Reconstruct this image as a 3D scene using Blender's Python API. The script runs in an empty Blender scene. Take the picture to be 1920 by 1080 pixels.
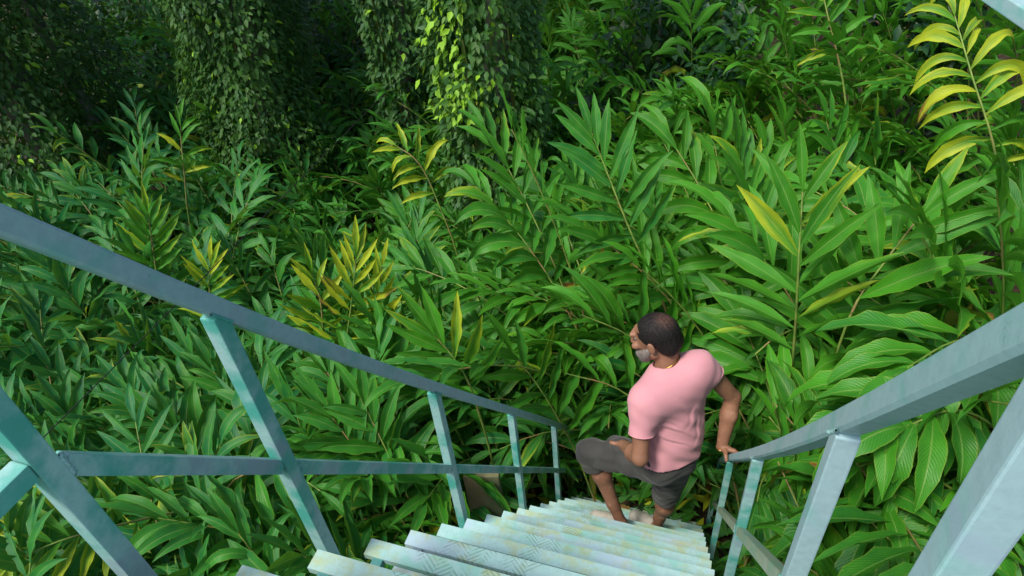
import bpy, bmesh, math, random
import numpy as np
from mathutils import Vector, Matrix

# ------------------------------------------------------------------ camera, sky, sun, exposure
scene = bpy.context.scene
LIFT = 5.6          # everything is modelled with the camera at the origin, then the whole place is lifted by this much
R_ = np.array([[0.94909013, -0.13375363, 0.28519798],
               [0.30448689, 0.62153802, -0.72178821],
               [-0.08071959, 0.77188112, 0.63062183]])
cam_d = bpy.data.cameras.new("camera")
cam = bpy.data.objects.new("camera", cam_d)
scene.collection.objects.link(cam)
M = Matrix.Identity(4)
for i in range(3):
    for j in range(3):
        M[i][j] = R_[i][j]
cam.matrix_world = M
cam_d.sensor_width = 36.0
cam_d.lens = 36.0 * 1250 / 1920
cam_d.clip_start = 0.02
cam_d.clip_end = 600
scene.camera = cam

SUN_EL, SUN_AZ = math.radians(58), math.radians(215)   # azimuth clockwise from +Y
world = bpy.data.worlds.new("World")
scene.world = world
world.use_nodes = True
wn = world.node_tree
wn.nodes.clear()
wo = wn.nodes.new("ShaderNodeOutputWorld")
wb = wn.nodes.new("ShaderNodeBackground")
ws = wn.nodes.new("ShaderNodeTexSky")
ws.sky_type = 'NISHITA'
ws.sun_disc = False
ws.sun_elevation = SUN_EL
ws.sun_rotation = SUN_AZ
ws.air_density = 1.0
ws.dust_density = 3.0
wb.inputs[1].default_value = 0.066
wn.links.new(ws.outputs[0], wb.inputs[0])
wn.links.new(wb.outputs[0], wo.inputs[0])

sun_d = bpy.data.lights.new("sun", 'SUN')
sun_d.energy = 1.5
sun_d.angle = math.radians(14)
sun_d.color = (1.0, 0.96, 0.88)
sun = bpy.data.objects.new("sun", sun_d)
scene.collection.objects.link(sun)
sd = Vector((math.sin(SUN_AZ) * math.cos(SUN_EL), math.cos(SUN_AZ) * math.cos(SUN_EL), math.sin(SUN_EL)))
sun.rotation_euler = (-sd).to_track_quat('-Z', 'Y').to_euler()

scene.view_settings.view_transform = 'Standard'
scene.view_settings.look = 'None'
scene.view_settings.gamma = 1.0
scene.view_settings.exposure = 1.27
scene.cycles.max_bounces = 6
scene.cycles.transparent_max_bounces = 4

# ------------------------------------------------------------------ helpers
rng = np.random.default_rng(7)
random.seed(7)
TOP = []


def link(o, parent=None):
    scene.collection.objects.link(o)
    if parent is not None:
        o.parent = parent
    return o


def describe(o, label, cat, group=None, kind=None):
    if label: o["label"] = label
    if cat: o["category"] = cat
    if group: o["group"] = group
    if kind: o["kind"] = kind
    if o.parent is None and o not in TOP:
        TOP.append(o)
    return o


def thing(name, loc, label, cat, group=None):
    o = bpy.data.objects.new(name, None)
    o.empty_display_size = 0.1
    link(o)
    o.location = loc
    return describe(o, label, cat, group)


def mesh_np(name, verts, quads, mats, parent=None, attrs=None, smooth=True, tris=None, mat_idx=None):
    """one mesh object from arrays; verts are in the place's frame and are made local to the parent's base"""
    v = np.asarray(verts, np.float32).reshape(-1, 3)
    if parent is not None:
        base = Vector((0, 0, 0)); p = parent
        while p is not None:
            base += Vector(p.location); p = p.parent
        v = v - np.array(base, np.float32)
    q = np.asarray(quads, np.int32)
    me = bpy.data.meshes.new(name)
    me.vertices.add(len(v))
    me.vertices.foreach_set("co", v.ravel())
    k = q.shape[1]
    me.loops.add(q.size)
    me.loops.foreach_set("vertex_index", q.ravel())
    me.polygons.add(len(q))
    me.polygons.foreach_set("loop_start", np.arange(0, q.size, k, dtype=np.int32))
    me.polygons.foreach_set("loop_total", np.full(len(q), k, np.int32))
    me.polygons.foreach_set("use_smooth", np.full(len(q), smooth))
    if mat_idx is not None:
        me.polygons.foreach_set("material_index", np.asarray(mat_idx, np.int32))
    for m in (mats if isinstance(mats, (list, tuple)) else [mats]):
        me.materials.append(m)
    if attrs:
        for an, arr in attrs.items():
            a = me.attributes.new(an, 'FLOAT_VECTOR', 'POINT')
            a.data.foreach_set("vector", np.asarray(arr, np.float32).ravel())
    me.update()
    me.validate()
    o = bpy.data.objects.new(name, me)
    return link(o, parent)


def boxes_obj(name, items, mat, parent=None, bevel=0.0, smooth=False):
    """items: (p0, p1, wx, wz, up) bars between two points, joined as one mesh"""
    bm = bmesh.new()
    for p0, p1, wx, wz, upv in items:
        p0, p1 = Vector(p0), Vector(p1)
        d = (p1 - p0); L = d.length; d.normalize()
        s = d.cross(Vector(upv)).normalized()
        u = s.cross(d).normalized()
        vs = []
        for t in (0, L):
            for a, b in ((-1, -1), (1, -1), (1, 1), (-1, 1)):
                vs.append(bm.verts.new(p0 + d * t + s * (a * wx / 2) + u * (b * wz / 2)))
        for f in ((0, 1, 2, 3), (7, 6, 5, 4), (0, 4, 5, 1), (1, 5, 6, 2), (2, 6, 7, 3), (3, 7, 4, 0)):
            bm.faces.new([vs[i] for i in f])
    bmesh.ops.recalc_face_normals(bm, faces=bm.faces)
    if bevel:
        bmesh.ops.bevel(bm, geom=list(bm.edges), offset=bevel, segments=2, affect='EDGES', profile=0.6)
    return bm_obj(name, bm, mat, parent, smooth)


def bm_obj(name, bm, mat, parent=None, smooth=False):
    me = bpy.data.meshes.new(name)
    if parent is not None:
        base = Vector((0, 0, 0)); p = parent
        while p is not None:
            base += Vector(p.location); p = p.parent
        bmesh.ops.translate(bm, verts=bm.verts, vec=-base)
    bm.to_mesh(me); bm.free()
    for m in (mat if isinstance(mat, (list, tuple)) else [mat]):
        me.materials.append(m)
    if smooth:
        me.polygons.foreach_set("use_smooth", np.full(len(me.polygons), True))
    o = bpy.data.objects.new(name, me)
    return link(o, parent)


def tube_arrays(P, rad, sides=7):
    P = np.asarray(P, float); n = len(P)
    T = np.gradient(P, axis=0); T /= np.linalg.norm(T, axis=1, keepdims=True)
    ref = np.array([0.31, 0.2, 0.93])
    A = np.cross(T, ref); A /= np.linalg.norm(A, axis=1, keepdims=True)
    B = np.cross(T, A)
    rad = np.broadcast_to(rad, (n,))
    ang = np.linspace(0, 2 * np.pi, sides, endpoint=False)
    V = P[:, None] + rad[:, None, None] * (np.cos(ang)[None, :, None] * A[:, None] + np.sin(ang)[None, :, None] * B[:, None])
    q = []
    for i in range(n - 1):
        for j in range(sides):
            k = (j + 1) % sides
            q.append((i * sides + j, i * sides + k, (i + 1) * sides + k, (i + 1) * sides + j))
    return V.reshape(-1, 3), np.array(q)


# ------------------------------------------------------------------ materials
class NT:
    def __init__(s, name):
        s.m = bpy.data.materials.new(name); s.m.use_nodes = True
        s.t = s.m.node_tree; s.t.nodes.clear()
        s.out = s.t.nodes.new("ShaderNodeOutputMaterial")
        s.b = s.t.nodes.new("ShaderNodeBsdfPrincipled")
        s.t.links.new(s.b.outputs[0], s.out.inputs[0])

    def n(s, typ, **kw):
        nd = s.t.nodes.new(typ)
        for k, v in kw.items():
            if k == 'ins':
                for a, b in v.items():
                    if isinstance(b, bpy.types.NodeSocket):
                        s.t.links.new(b, nd.inputs[a])
                    else:
                        nd.inputs[a].default_value = b
            else:
                setattr(nd, k, v)
        return nd

    def l(s, a, b): s.t.links.new(a, b)

    def math(s, op, a, b=0.0, c=0.0, clamp=False):
        nd = s.t.nodes.new("ShaderNodeMath"); nd.operation = op; nd.use_clamp = clamp
        for i, x in enumerate((a, b, c)):
            if isinstance(x, bpy.types.NodeSocket): s.l(x, nd.inputs[i])
            else: nd.inputs[i].default_value = x
        return nd.outputs[0]

    def mix(s, fac, a, b, blend='MIX'):
        nd = s.t.nodes.new("ShaderNodeMix"); nd.data_type = 'RGBA'; nd.blend_type = blend
        for i, x in ((0, fac), (6, a), (7, b)):
            if isinstance(x, bpy.types.NodeSocket): s.l(x, nd.inputs[i])
            else: nd.inputs[i].default_value = x if i == 0 else (*x[:3], 1)
        return nd.outputs[2]

    def noise(s, vec, scale, detail=3, rough=0.55):
        nd = s.t.nodes.new("ShaderNodeTexNoise")
        if vec is not None: s.l(vec, nd.inputs['Vector'])
        nd.inputs['Scale'].default_value = scale; nd.inputs['Detail'].default_value = detail
        nd.inputs['Roughness'].default_value = rough
        return nd.outputs['Fac']

    def ramp(s, v, lo, hi):
        nd = s.t.nodes.new("ShaderNodeMapRange"); nd.clamp = True
        nd.interpolation_type = 'SMOOTHSTEP'
        s.l(v, nd.inputs[0]); nd.inputs[1].default_value = lo; nd.inputs[2].default_value = hi
        return nd.outputs[0]

    def bump(s, h, strength, dist):
        nd = s.t.nodes.new("ShaderNodeBump")
        s.l(h, nd.inputs['Height']); nd.inputs['Strength'].default_value = strength; nd.inputs['Distance'].default_value = dist
        s.l(nd.outputs[0], s.b.inputs['Normal'])
        return nd.outputs[0]

    def set(s, **kw):
        for k, v in kw.items():
            key = {'rough': 'Roughness', 'color': 'Base Color', 'metal': 'Metallic', 'spec': 'Specular IOR Level'}[k]
            if isinstance(v, bpy.types.NodeSocket): s.l(v, s.b.inputs[key])
            else: s.b.inputs[key].default_value = v if not isinstance(v, tuple) else (*v[:3], 1)
        return s


def leaf_material(name, dark, light, yellow=(0.44, 0.52, 0.025), brown=(0.26, 0.13, 0.035), rib=True, uniform=False, transl=0.28, rough=0.46, tip=(0.30, 0.36, 0.03)):
    """att = (random, yellowing, tint)   luv = (across -1..1, along 0..1, leaf id)"""
    s = NT(name)
    att = s.n("ShaderNodeAttribute", attribute_name="att").outputs['Vector']
    luv = s.n("ShaderNodeAttribute", attribute_name="luv").outputs['Vector']
    sa = s.n("ShaderNodeSeparateXYZ"); s.l(att, sa.inputs[0])
    sl = s.n("ShaderNodeSeparateXYZ"); s.l(luv, sl.inputs[0])
    rnd, yel, tint = sa.outputs
    u, v, lid = sl.outputs
    geo = s.n("ShaderNodeNewGeometry")
    pos = s.n("ShaderNodeTexCoord").outputs['Object']
    au = s.math('ABSOLUTE', u)
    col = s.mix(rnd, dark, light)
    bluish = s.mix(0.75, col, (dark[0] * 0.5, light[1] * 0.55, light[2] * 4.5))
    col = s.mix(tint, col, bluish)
    nz = s.noise(pos, 9.0, 3)
    col = s.mix(s.math('MULTIPLY', s.ramp(nz, 0.3, 0.75), 0.35), col, (light[0] * 1.5, light[1] * 1.25, light[2]))
    if rib:
        # lateral veins run obliquely out from the midrib
        ph = s.math('SUBTRACT', s.math('MULTIPLY', v, 150.0), s.math('MULTIPLY', au, 26.0))
        vein = s.math('SINE', ph)
        col = s.mix(s.math('MULTIPLY', s.ramp(vein, 0.2, 1.0), 0.22), col, (dark[0] * 0.6, dark[1] * 0.75, dark[2] * 0.7))
        mr = s.math('SUBTRACT', 1.0, s.ramp(au, 0.02, 0.11))
        col = s.mix(s.math('MULTIPLY', mr, 0.6), col, (0.22, 0.38, 0.08))
        edge = s.math('MULTIPLY', s.ramp(au, 0.86, 1.0), 0.35)
        col = s.mix(edge, col, tip)
    # yellowing creeps in from the tip and the margins
    n2 = s.noise(luv, 3.5, 4)
    w = s.math('ADD', s.math('MULTIPLY', v, 0.35), s.math('MULTIPLY', au, 0.25))
    w = s.math('ADD', w, s.math('MULTIPLY', n2, 0.5))
    th = s.math('SUBTRACT', 1.05, s.math('MULTIPLY', yel, 1.15))
    yf = s.ramp(s.math('SUBTRACT', w, th), -0.22, 0.22) if not uniform else s.ramp(yel, 0.25, 0.5)
    col = s.mix(s.math('MULTIPLY', yf, s.ramp(yel, 0.02, 0.2)), col, yellow)
    if uniform: th = s.math('ADD', th, 9.0)
    bf = s.ramp(s.math('SUBTRACT', w, s.math('ADD', th, 0.46)), -0.02, 0.10)
    col = s.mix(s.math('MULTIPLY', bf, s.ramp(yel, 0.2, 0.5)), col, brown)
    if rib:
        sp_ = s.noise(luv, 11.0, 5, 0.75)
        col = s.mix(s.math('MULTIPLY', s.ramp(sp_, 0.70, 0.76), 0.7), col, (0.16, 0.11, 0.035))
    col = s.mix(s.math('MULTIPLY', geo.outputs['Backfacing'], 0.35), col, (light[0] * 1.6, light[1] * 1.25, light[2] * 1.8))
    s.set(color=col, rough=rough, spec=0.32)
    if rib:
        s.bump(s.math('ADD', vein, s.math('MULTIPLY', mr, -3.0)), 0.35, 0.0012)
    tr = s.n("ShaderNodeBsdfTranslucent")
    tc = s.mix(0.55, col, (0.30, 0.60, 0.03)); s.l(s.mix(0.35, tc, col), tr.inputs[0])
    mx = s.n("ShaderNodeMixShader"); mx.inputs[0].default_value = transl
    s.l(s.b.outputs[0], mx.inputs[1]); s.l(tr.outputs[0], mx.inputs[2]); s.l(mx.outputs[0], s.out.inputs[0])
    return s.m


M_LEAF = leaf_material("cardamom_leaf", (0.010, 0.095, 0.008), (0.066, 0.31, 0.016))
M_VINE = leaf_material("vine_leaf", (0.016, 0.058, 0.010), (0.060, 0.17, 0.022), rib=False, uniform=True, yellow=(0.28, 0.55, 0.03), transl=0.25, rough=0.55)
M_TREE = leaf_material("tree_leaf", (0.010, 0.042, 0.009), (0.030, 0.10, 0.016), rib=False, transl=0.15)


def simple_noise_mat(name, a, b, scale, rough=0.8, bump=0.4, dist=0.01, stretch=(1, 1, 1), c=None, cscale=3):
    s = NT(name)
    tc = s.n("ShaderNodeTexCoord").outputs['Object']
    mp = s.n("ShaderNodeMapping"); s.l(tc, mp.inputs[0]); mp.inputs['Scale'].default_value = stretch
    n1 = s.noise(mp.outputs[0], scale, 5)
    col = s.mix(s.ramp(n1, 0.3, 0.7), a, b)
    if c: col = s.mix(s.ramp(s.noise(mp.outputs[0], cscale, 4), 0.5, 0.62), col, c)
    s.set(color=col, rough=rough); s.bump(n1, bump, dist)
    return s.m


M_STEM = simple_noise_mat("stem_green", (0.10, 0.20, 0.03), (0.24, 0.33, 0.06), 12, 0.55, 0.2, 0.003, c=(0.26, 0.19, 0.07), cscale=4)
M_BARK = simple_noise_mat("bark", (0.10, 0.095, 0.075), (0.24, 0.24, 0.20), 7, 0.9, 0.7, 0.02, (1, 1, 0.35), c=(0.07, 0.12, 0.05), cscale=3)
M_SOIL = simple_noise_mat("soil", (0.012, 0.009, 0.006), (0.035, 0.025, 0.014), 3.0, 1.0, 0.8, 0.05, c=(0.07, 0.045, 0.020), cscale=22)
M_BOARD = simple_noise_mat("weathered_board", (0.20, 0.15, 0.075), (0.30, 0.24, 0.13), 6, 0.9, 0.5, 0.004, (1, 1, 0.3), c=(0.10, 0.13, 0.06), cscale=2)


def paint(name, base, patch1, patch2, p1=(0.50, 0.62), p2=(0.55, 0.66), rough=0.42, sc=5.0, stains=None):
    s = NT(name)
    pos = s.n("ShaderNodeTexCoord").outputs['Object']
    n1 = s.noise(pos, sc, 5, 0.6); n2 = s.noise(pos, sc * 0.45 + 1.3, 4, 0.6); fine = s.noise(pos, 60, 4, 0.7)
    mid = s.noise(pos, 22, 4, 0.65)
    col = s.mix(s.ramp(fine, 0.35, 0.7), base, tuple(c * 0.88 for c in base))
    col = s.mix(s.math('MULTIPLY', s.ramp(n1, *p1), 0.85), col, patch1)
    col = s.mix(s.math('MULTIPLY', s.ramp(n2, *p2), 0.8), col, patch2)
    if stains:
        mp = s.n("ShaderNodeMapping"); s.l(pos, mp.inputs[0]); mp.inputs['Location'].default_value = (3.1, 7.7, 1.3)
        n3 = s.noise(mp.outputs[0], 6.5, 6, 0.7)
        st = s.math('MULTIPLY', s.ramp(n3, 0.45, 0.60), s.ramp(mid, 0.30, 0.62))
        col = s.mix(s.math('MULTIPLY', st, 0.62), col, stains)
        # worn chequer-plate hatching in patches along the middle of the flight
        sp = s.n("ShaderNodeSeparateXYZ"); s.l(pos, sp.inputs[0])
        h1 = s.math('SINE', s.math('ADD', s.math('MULTIPLY', sp.outputs[0], 330.0), s.math('MULTIPLY', sp.outputs[1], 420.0)))
        h2 = s.math('SINE', s.math('SUBTRACT', s.math('MULTIPLY', sp.outputs[0], 330.0), s.math('MULTIPLY', sp.outputs[1], 420.0)))
        ch = s.ramp(s.math('SINE', s.math('MULTIPLY', sp.outputs[0], 66.0)), -0.1, 0.1)
        hh = s.mix(ch, h1, h2)
        hs = s.n("ShaderNodeSeparateColor"); s.l(hh, hs.inputs[0])
        dx = s.math('ABSOLUTE', s.math('ADD', sp.outputs[0], s.math('ADD', -0.26, s.math('MULTIPLY', n2, 0.9))))
        zone = s.math('SUBTRACT', 1.0, s.ramp(dx, 0.025, 0.075))
        zone = s.math('MULTIPLY', zone, s.ramp(mid, 0.36, 0.52))
        hat = s.math('MULTIPLY', zone, s.ramp(hs.outputs[0], -0.3, 0.7))
        col = s.mix(s.math('MULTIPLY', hat, 0.6), col, (0.14, 0.27, 0.18))
        wear = s.math('MULTIPLY', s.ramp(s.noise(pos, 90, 5, 0.8), 0.60, 0.72), 0.55)
        col = s.mix(wear, col, (0.30, 0.48, 0.44))
    rust = s.math('MULTIPLY', s.ramp(s.noise(pos, 33, 6, 0.75), 0.66, 0.74), 0.6)
    col = s.mix(rust, col, (0.16, 0.11, 0.07))
    s.set(color=col, rough=s.math('ADD', s.math('MULTIPLY', fine, 0.25), rough - 0.1), spec=0.5)
    s.bump(s.math('ADD', fine, s.math('MULTIPLY', mid, 1.5)), 0.25, 0.0015)
    return s.m


M_RAIL = paint("rail_paint", (0.33, 0.52, 0.545), (0.20, 0.46, 0.43), (0.30, 0.43, 0.48), sc=9.0)
M_POST = paint("post_paint", (0.33, 0.56, 0.54), (0.03, 0.36, 0.28), (0.27, 0.37, 0.43), p1=(0.40, 0.62), sc=8.0)
M_POST2 = paint("pale_post_paint", (0.36, 0.54, 0.58), (0.20, 0.50, 0.44), (0.33, 0.45, 0.55), p1=(0.50, 0.75), sc=8.0)
M_MOSSY = paint("mossy_rail_paint", (0.34, 0.42, 0.28), (0.22, 0.40, 0.28), (0.40, 0.48, 0.40), sc=8.0)
M_TREAD = paint("tread_paint", (0.37, 0.59, 0.575), (0.24, 0.52, 0.45), (0.40, 0.53, 0.62), stains=(0.40, 0.44, 0.13), rough=0.55)
M_UNDER = paint("stringer_paint", (0.08, 0.25, 0.24), (0.03, 0.28, 0.22), (0.15, 0.18, 0.22))

m_ = NT("wire_black"); m_.set(color=(0.012, 0.012, 0.012), rough=0.5); M_WIRE = m_.m

# ------------------------------------------------------------------ terrain
def ground_z(x, y):
    x = np.asarray(x, float); y = np.asarray(y, float)
    g = -5.0 + 0.27 * (x + 0.3)
    g = np.where(x > -0.3, -5.0 + 0.26 * np.clip(x - 0.5, 0, None), g)
    g = np.clip(g, -6.15, -4.2)
    g = g + 0.13 * np.clip(y - 5.5, 0, 14) + 0.12 * np.clip(-x - 7, 0, 6) * 0
    g = g + 0.05 * np.sin(x * 1.7 + 1) * np.cos(y * 1.3)
    return g


gx = np.concatenate([-np.geomspace(140, 12, 14)[:-1], np.linspace(-12, 9, 64), np.geomspace(9, 140, 14)[1:]])
gy = np.concatenate([-np.geomspace(140, 4, 14)[:-1], np.linspace(-4, 16, 60), np.geomspace(16, 140, 14)[1:]])
GX, GY = np.meshgrid(gx, gy)
GZ = ground_z(GX, GY)
gv = np.stack([GX, GY, GZ], -1).reshape(-1, 3)
nx = len(gx)
ii, jj = np.meshgrid(np.arange(len(gy) - 1), np.arange(nx - 1), indexing='ij')
a = (ii * nx + jj).ravel()
gq = np.stack([a, a + 1, a + nx + 1, a + nx], 1)
gr = mesh_np("ground", gv, gq, M_SOIL)
describe(gr, "dark soil and leaf litter under the cardamom", "ground", kind="structure")

# ------------------------------------------------------------------ staircase
SL = math.radians(53.93)
CS, SN = math.cos(SL), math.sin(SL)


def un(x, u, n):
    """stair frame: u down the slope, n square to it"""
    return (x, u * CS + n * SN, -u * SN + n * CS)


stairs = thing("metal_staircase", (-0.335, 0.30, -1.25), "steep painted steel staircase with pale mint treads and square tube railings", "staircase")
NTREAD = 16
ty = lambda i: 0.464 + 0.1755 * i
tz = lambda i: -1.251 - 0.2415 * i
for i in range(-1, NTREAD):
    y, z = ty(i), tz(i)
    j = rng.normal(0, 0.0015, 4)
    x0, x1 = -0.835 + j[0], 0.165 + j[1]
    bm = bmesh.new()
    # C-section plate at the front, a gap, a second plate behind
    def plate(ya, yb, lip_a, lip_b):
        prof = [(ya, z - lip_a), (ya, z), (yb, z), (yb, z - lip_b)]
        prof = prof[::-1] if ya > yb else prof
        t = 0.004
        rows = []
        for X in (x0, x1):
            outer = [bm.verts.new((X, p[0], p[1])) for p in prof]
            inner = [bm.verts.new((X, p[0] + (t if k < 2 else -t), p[1] - (t if k in (1, 2) else 0))) for k, p in enumerate(prof)]
            rows.append((outer, inner))
        (o0, i0), (o1, i1) = rows
        for k in range(3):
            bm.faces.new((o0[k], o0[k + 1], o1[k + 1], o1[k]))
            bm.faces.new((i0[k + 1], i0[k], i1[k], i1[k + 1]))
            bm.faces.new((o0[k], i0[k], i0[k + 1], o0[k + 1]))
            bm.faces.new((o1[k + 1], i1[k + 1], i1[k], o1[k]))
        bm.faces.new((o0[0], o1[0], i1[0], i0[0])); bm.faces.new((o0[3], i0[3], i1[3], o1[3]))
    plate(y - 0.050 + j[2] * 0.5, y, 0.022, 0.030)
    plate(y - 0.160, y - 0.095, 0.020, 0.020)
    bmesh.ops.recalc_face_normals(bm, faces=bm.faces)
    tr = bm_obj("tread", bm, M_TREAD, stairs)
    if i % 1 == 0:
        # bearers that carry both plates, tucked under the ends
        for X in (-0.79, 0.12):
            boxes_obj("bearer", [((X, y - 0.15, z - 0.0175), (X, y - 0.008, z - 0.0175), 0.03, 0.026, (0, 0, 1))], M_UNDER, tr)

for X in (-0.80, 0.13):
    boxes_obj("stringer", [(un(X, 0.75, -0.53), un(X, 5.9, -0.53), 0.038, 0.09, (0, SN, CS))], M_UNDER, stairs, 0.003)

# handrails: a tube with the slight bow of the real one
def bowed(name, X, pts, mat, w=0.038):
    P = [un(X, u, n) for u, n in pts]
    bm = bmesh.new()
    rings = []
    for k, p in enumerate(P):
        h = w / 2; r = 0.005
        ring = []
        for a_, b_ in ((-h + r, -h), (h - r, -h), (h, -h + r), (h, h - r), (h - r, h), (-h + r, h), (-h, h - r), (-h, -h + r)):
            ring.append(bm.verts.new((p[0] + a_, p[1] + b_ * SN, p[2] + b_ * CS)))
        rings.append(ring)
    for r0, r1 in zip(rings, rings[1:]):
        for k in range(8):
            bm.faces.new((r0[k], r0[(k + 1) % 8], r1[(k + 1) % 8], r1[k]))
    bm.faces.new(rings[0][::-1]); bm.faces.new(rings[-1])
    bmesh.ops.recalc_face_normals(bm, faces=bm.faces)
    return bm_obj(name, bm, mat, stairs)


def curve_pts(samples, u0, u1, n=14):
    us = np.array([s_[0] for s_ in samples]); ns = np.array([s_[1] for s_ in samples])
    co = np.polyfit(us, ns, 3)
    return [(u, float(np.polyval(co, u))) for u in np.linspace(u0, u1, n)]


LT = [(0.2, 0.160), (0.633, 0.134), (1.025, 0.119), (2.226, 0.115), (3.357, 0.124), (4.523, 0.130), (5.3, 0.135)]
RT = [(0.2, 0.165), (0.566, 0.140), (1.115, 0.119), (2.431, 0.113), (4.03, 0.120), (5.3, 0.13)]
bowed("handrail", -0.9, curve_pts(LT, 0.12, 5.45), M_RAIL)
bowed("handrail", 0.225, curve_pts(RT, 0.12, 5.45), M_RAIL)
XL, XR = -0.9, 0.225
PY = [0.335, 0.715, 1.41, 2.085, 2.79, 3.45]
PYR = [0.375, 0.755, 1.53, 2.46, 3.2]
n_at = lambda S_, u: float(np.polyval(np.polyfit([s_[0] for s_ in S_], [s_[1] for s_ in S_], 3), u))


def rail_z(S_, y):
    z = -y * math.tan(SL)
    for _ in range(4):
        u = y * CS - z * SN
        z = (n_at(S_, u) - y * SN) / CS
    return z


W_ = 0.036
for X, ys, S_ in ((XL, PY, LT), (XR, PYR, RT)):
    for k, y in enumerate(ys):
        ztop = rail_z(S_, y) - 0.034
        zbot = (-0.50 - y * SN) / CS
        boxes_obj("post", [((X, y, ztop + (0.012 if k else 0.0)), (X, y, zbot), W_, W_, (0, 1, 0))], M_POST if (X < 0 or k > 1) else M_POST2, stairs, 0.003)
    # mid rail is cut between posts
    for ya, yb in zip(ys, ys[1:]):
        pa = Vector((X, ya + W_ / 2 + 0.001, (-0.176 - (ya + W_ / 2) * SN) / CS)); pb = Vector((X, yb - W_ / 2 - 0.001, (-0.174 - (yb - W_ / 2) * SN) / CS))
        boxes_obj("mid_rail", [(pa, pb, 0.030, 0.034, (0, SN, CS))], M_POST if X < 0 else M_MOSSY, stairs, 0.003)

# weld seams where rail and post meet: one lumpy bead each
def weld(p0, p1, r=0.006):
    p0, p1 = np.array(p0), np.array(p1)
    t = np.linspace(0, 1, 26)[:, None]
    V, q = tube_arrays(p0 + (p1 - p0) * t + rng.normal(0, 0.0006, (26, 3)), r * (0.75 + 0.3 * np.sin(np.arange(26) * 1.9)), 6)
    mesh_np("weld_seam", V, q, M_POST, stairs)


for X, ys, S_ in ((XL, PY, LT), (XR, PYR, RT)):
    sx = 1 if X < 0 else -1
    for y in ys[1:4]:
        zt = rail_z(S_, y) - 0.030
        weld((X + sx * 0.019, y - 0.018, zt + 0.025), (X + sx * 0.019, y + 0.018, zt - 0.024), 0.004)
    for y in ys[:3]:
        zt = (-0.176 - y * SN) / CS
        weld((X + sx * 0.016, y + W_ / 2 + 0.002, zt - 0.045), (X + sx * 0.016, y + W_ / 2 + 0.002, zt), 0.005)

# landing at the head of the flight (behind and below the camera)
boxes_obj("landing_deck", [((-0.335, -1.25, -1.01), (-0.335, 0.20, -1.01), 1.13, 0.02, (0, 0, 1))], M_TREAD, stairs, 0.003)
boxes_obj("landing_rail", [((XL, 0.316, -0.748), (XL, -1.2, -0.748), 0.034, 0.034, (0, 0, 1))], M_POST, stairs, 0.003)
boxes_obj("landing_rail", [((XL, 0.316, -0.31), (XL, -1.2, -0.31), 0.034, 0.034, (0, 0, 1))], M_POST, stairs, 0.003)
boxes_obj("landing_rail", [((XR, 0.355, -0.748), (XR, -1.2, -0.748), 0.034, 0.034, (0, 0, 1))], M_POST, stairs, 0.003)
for X, Y in ((XL, -1.2), (XR, -1.2), (XL + 0.02, 0.20), (XR - 0.02, 0.20)):
    g = float(ground_z(X, Y))
    boxes_obj("support_leg", [((X, Y - 0.03, -1.03), (X, Y - 0.03, g - 0.1), 0.06, 0.06, (0, 1, 0))], M_UNDER, stairs, 0.003)
boxes_obj("roof_brace", [((0.98, 0.98, 0.12), (0.62, 1.45, -0.16 + 0.29), 0.03, 0.03, (0, 0, 1))], M_POST, stairs, 0.003) if False else None

# weathered board standing in the soil beside the flight
bd = boxes_obj("board", [((-1.25, 2.30, -5.2), (-1.29, 2.36, -3.72), 0.24, 0.05, (0.25, -1, 0.1))], M_BOARD, None, 0.006)
bd.location = (0, 0, 0)
describe(bd, "weathered brown board standing upright beside the left edge of the steps", "board")

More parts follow.
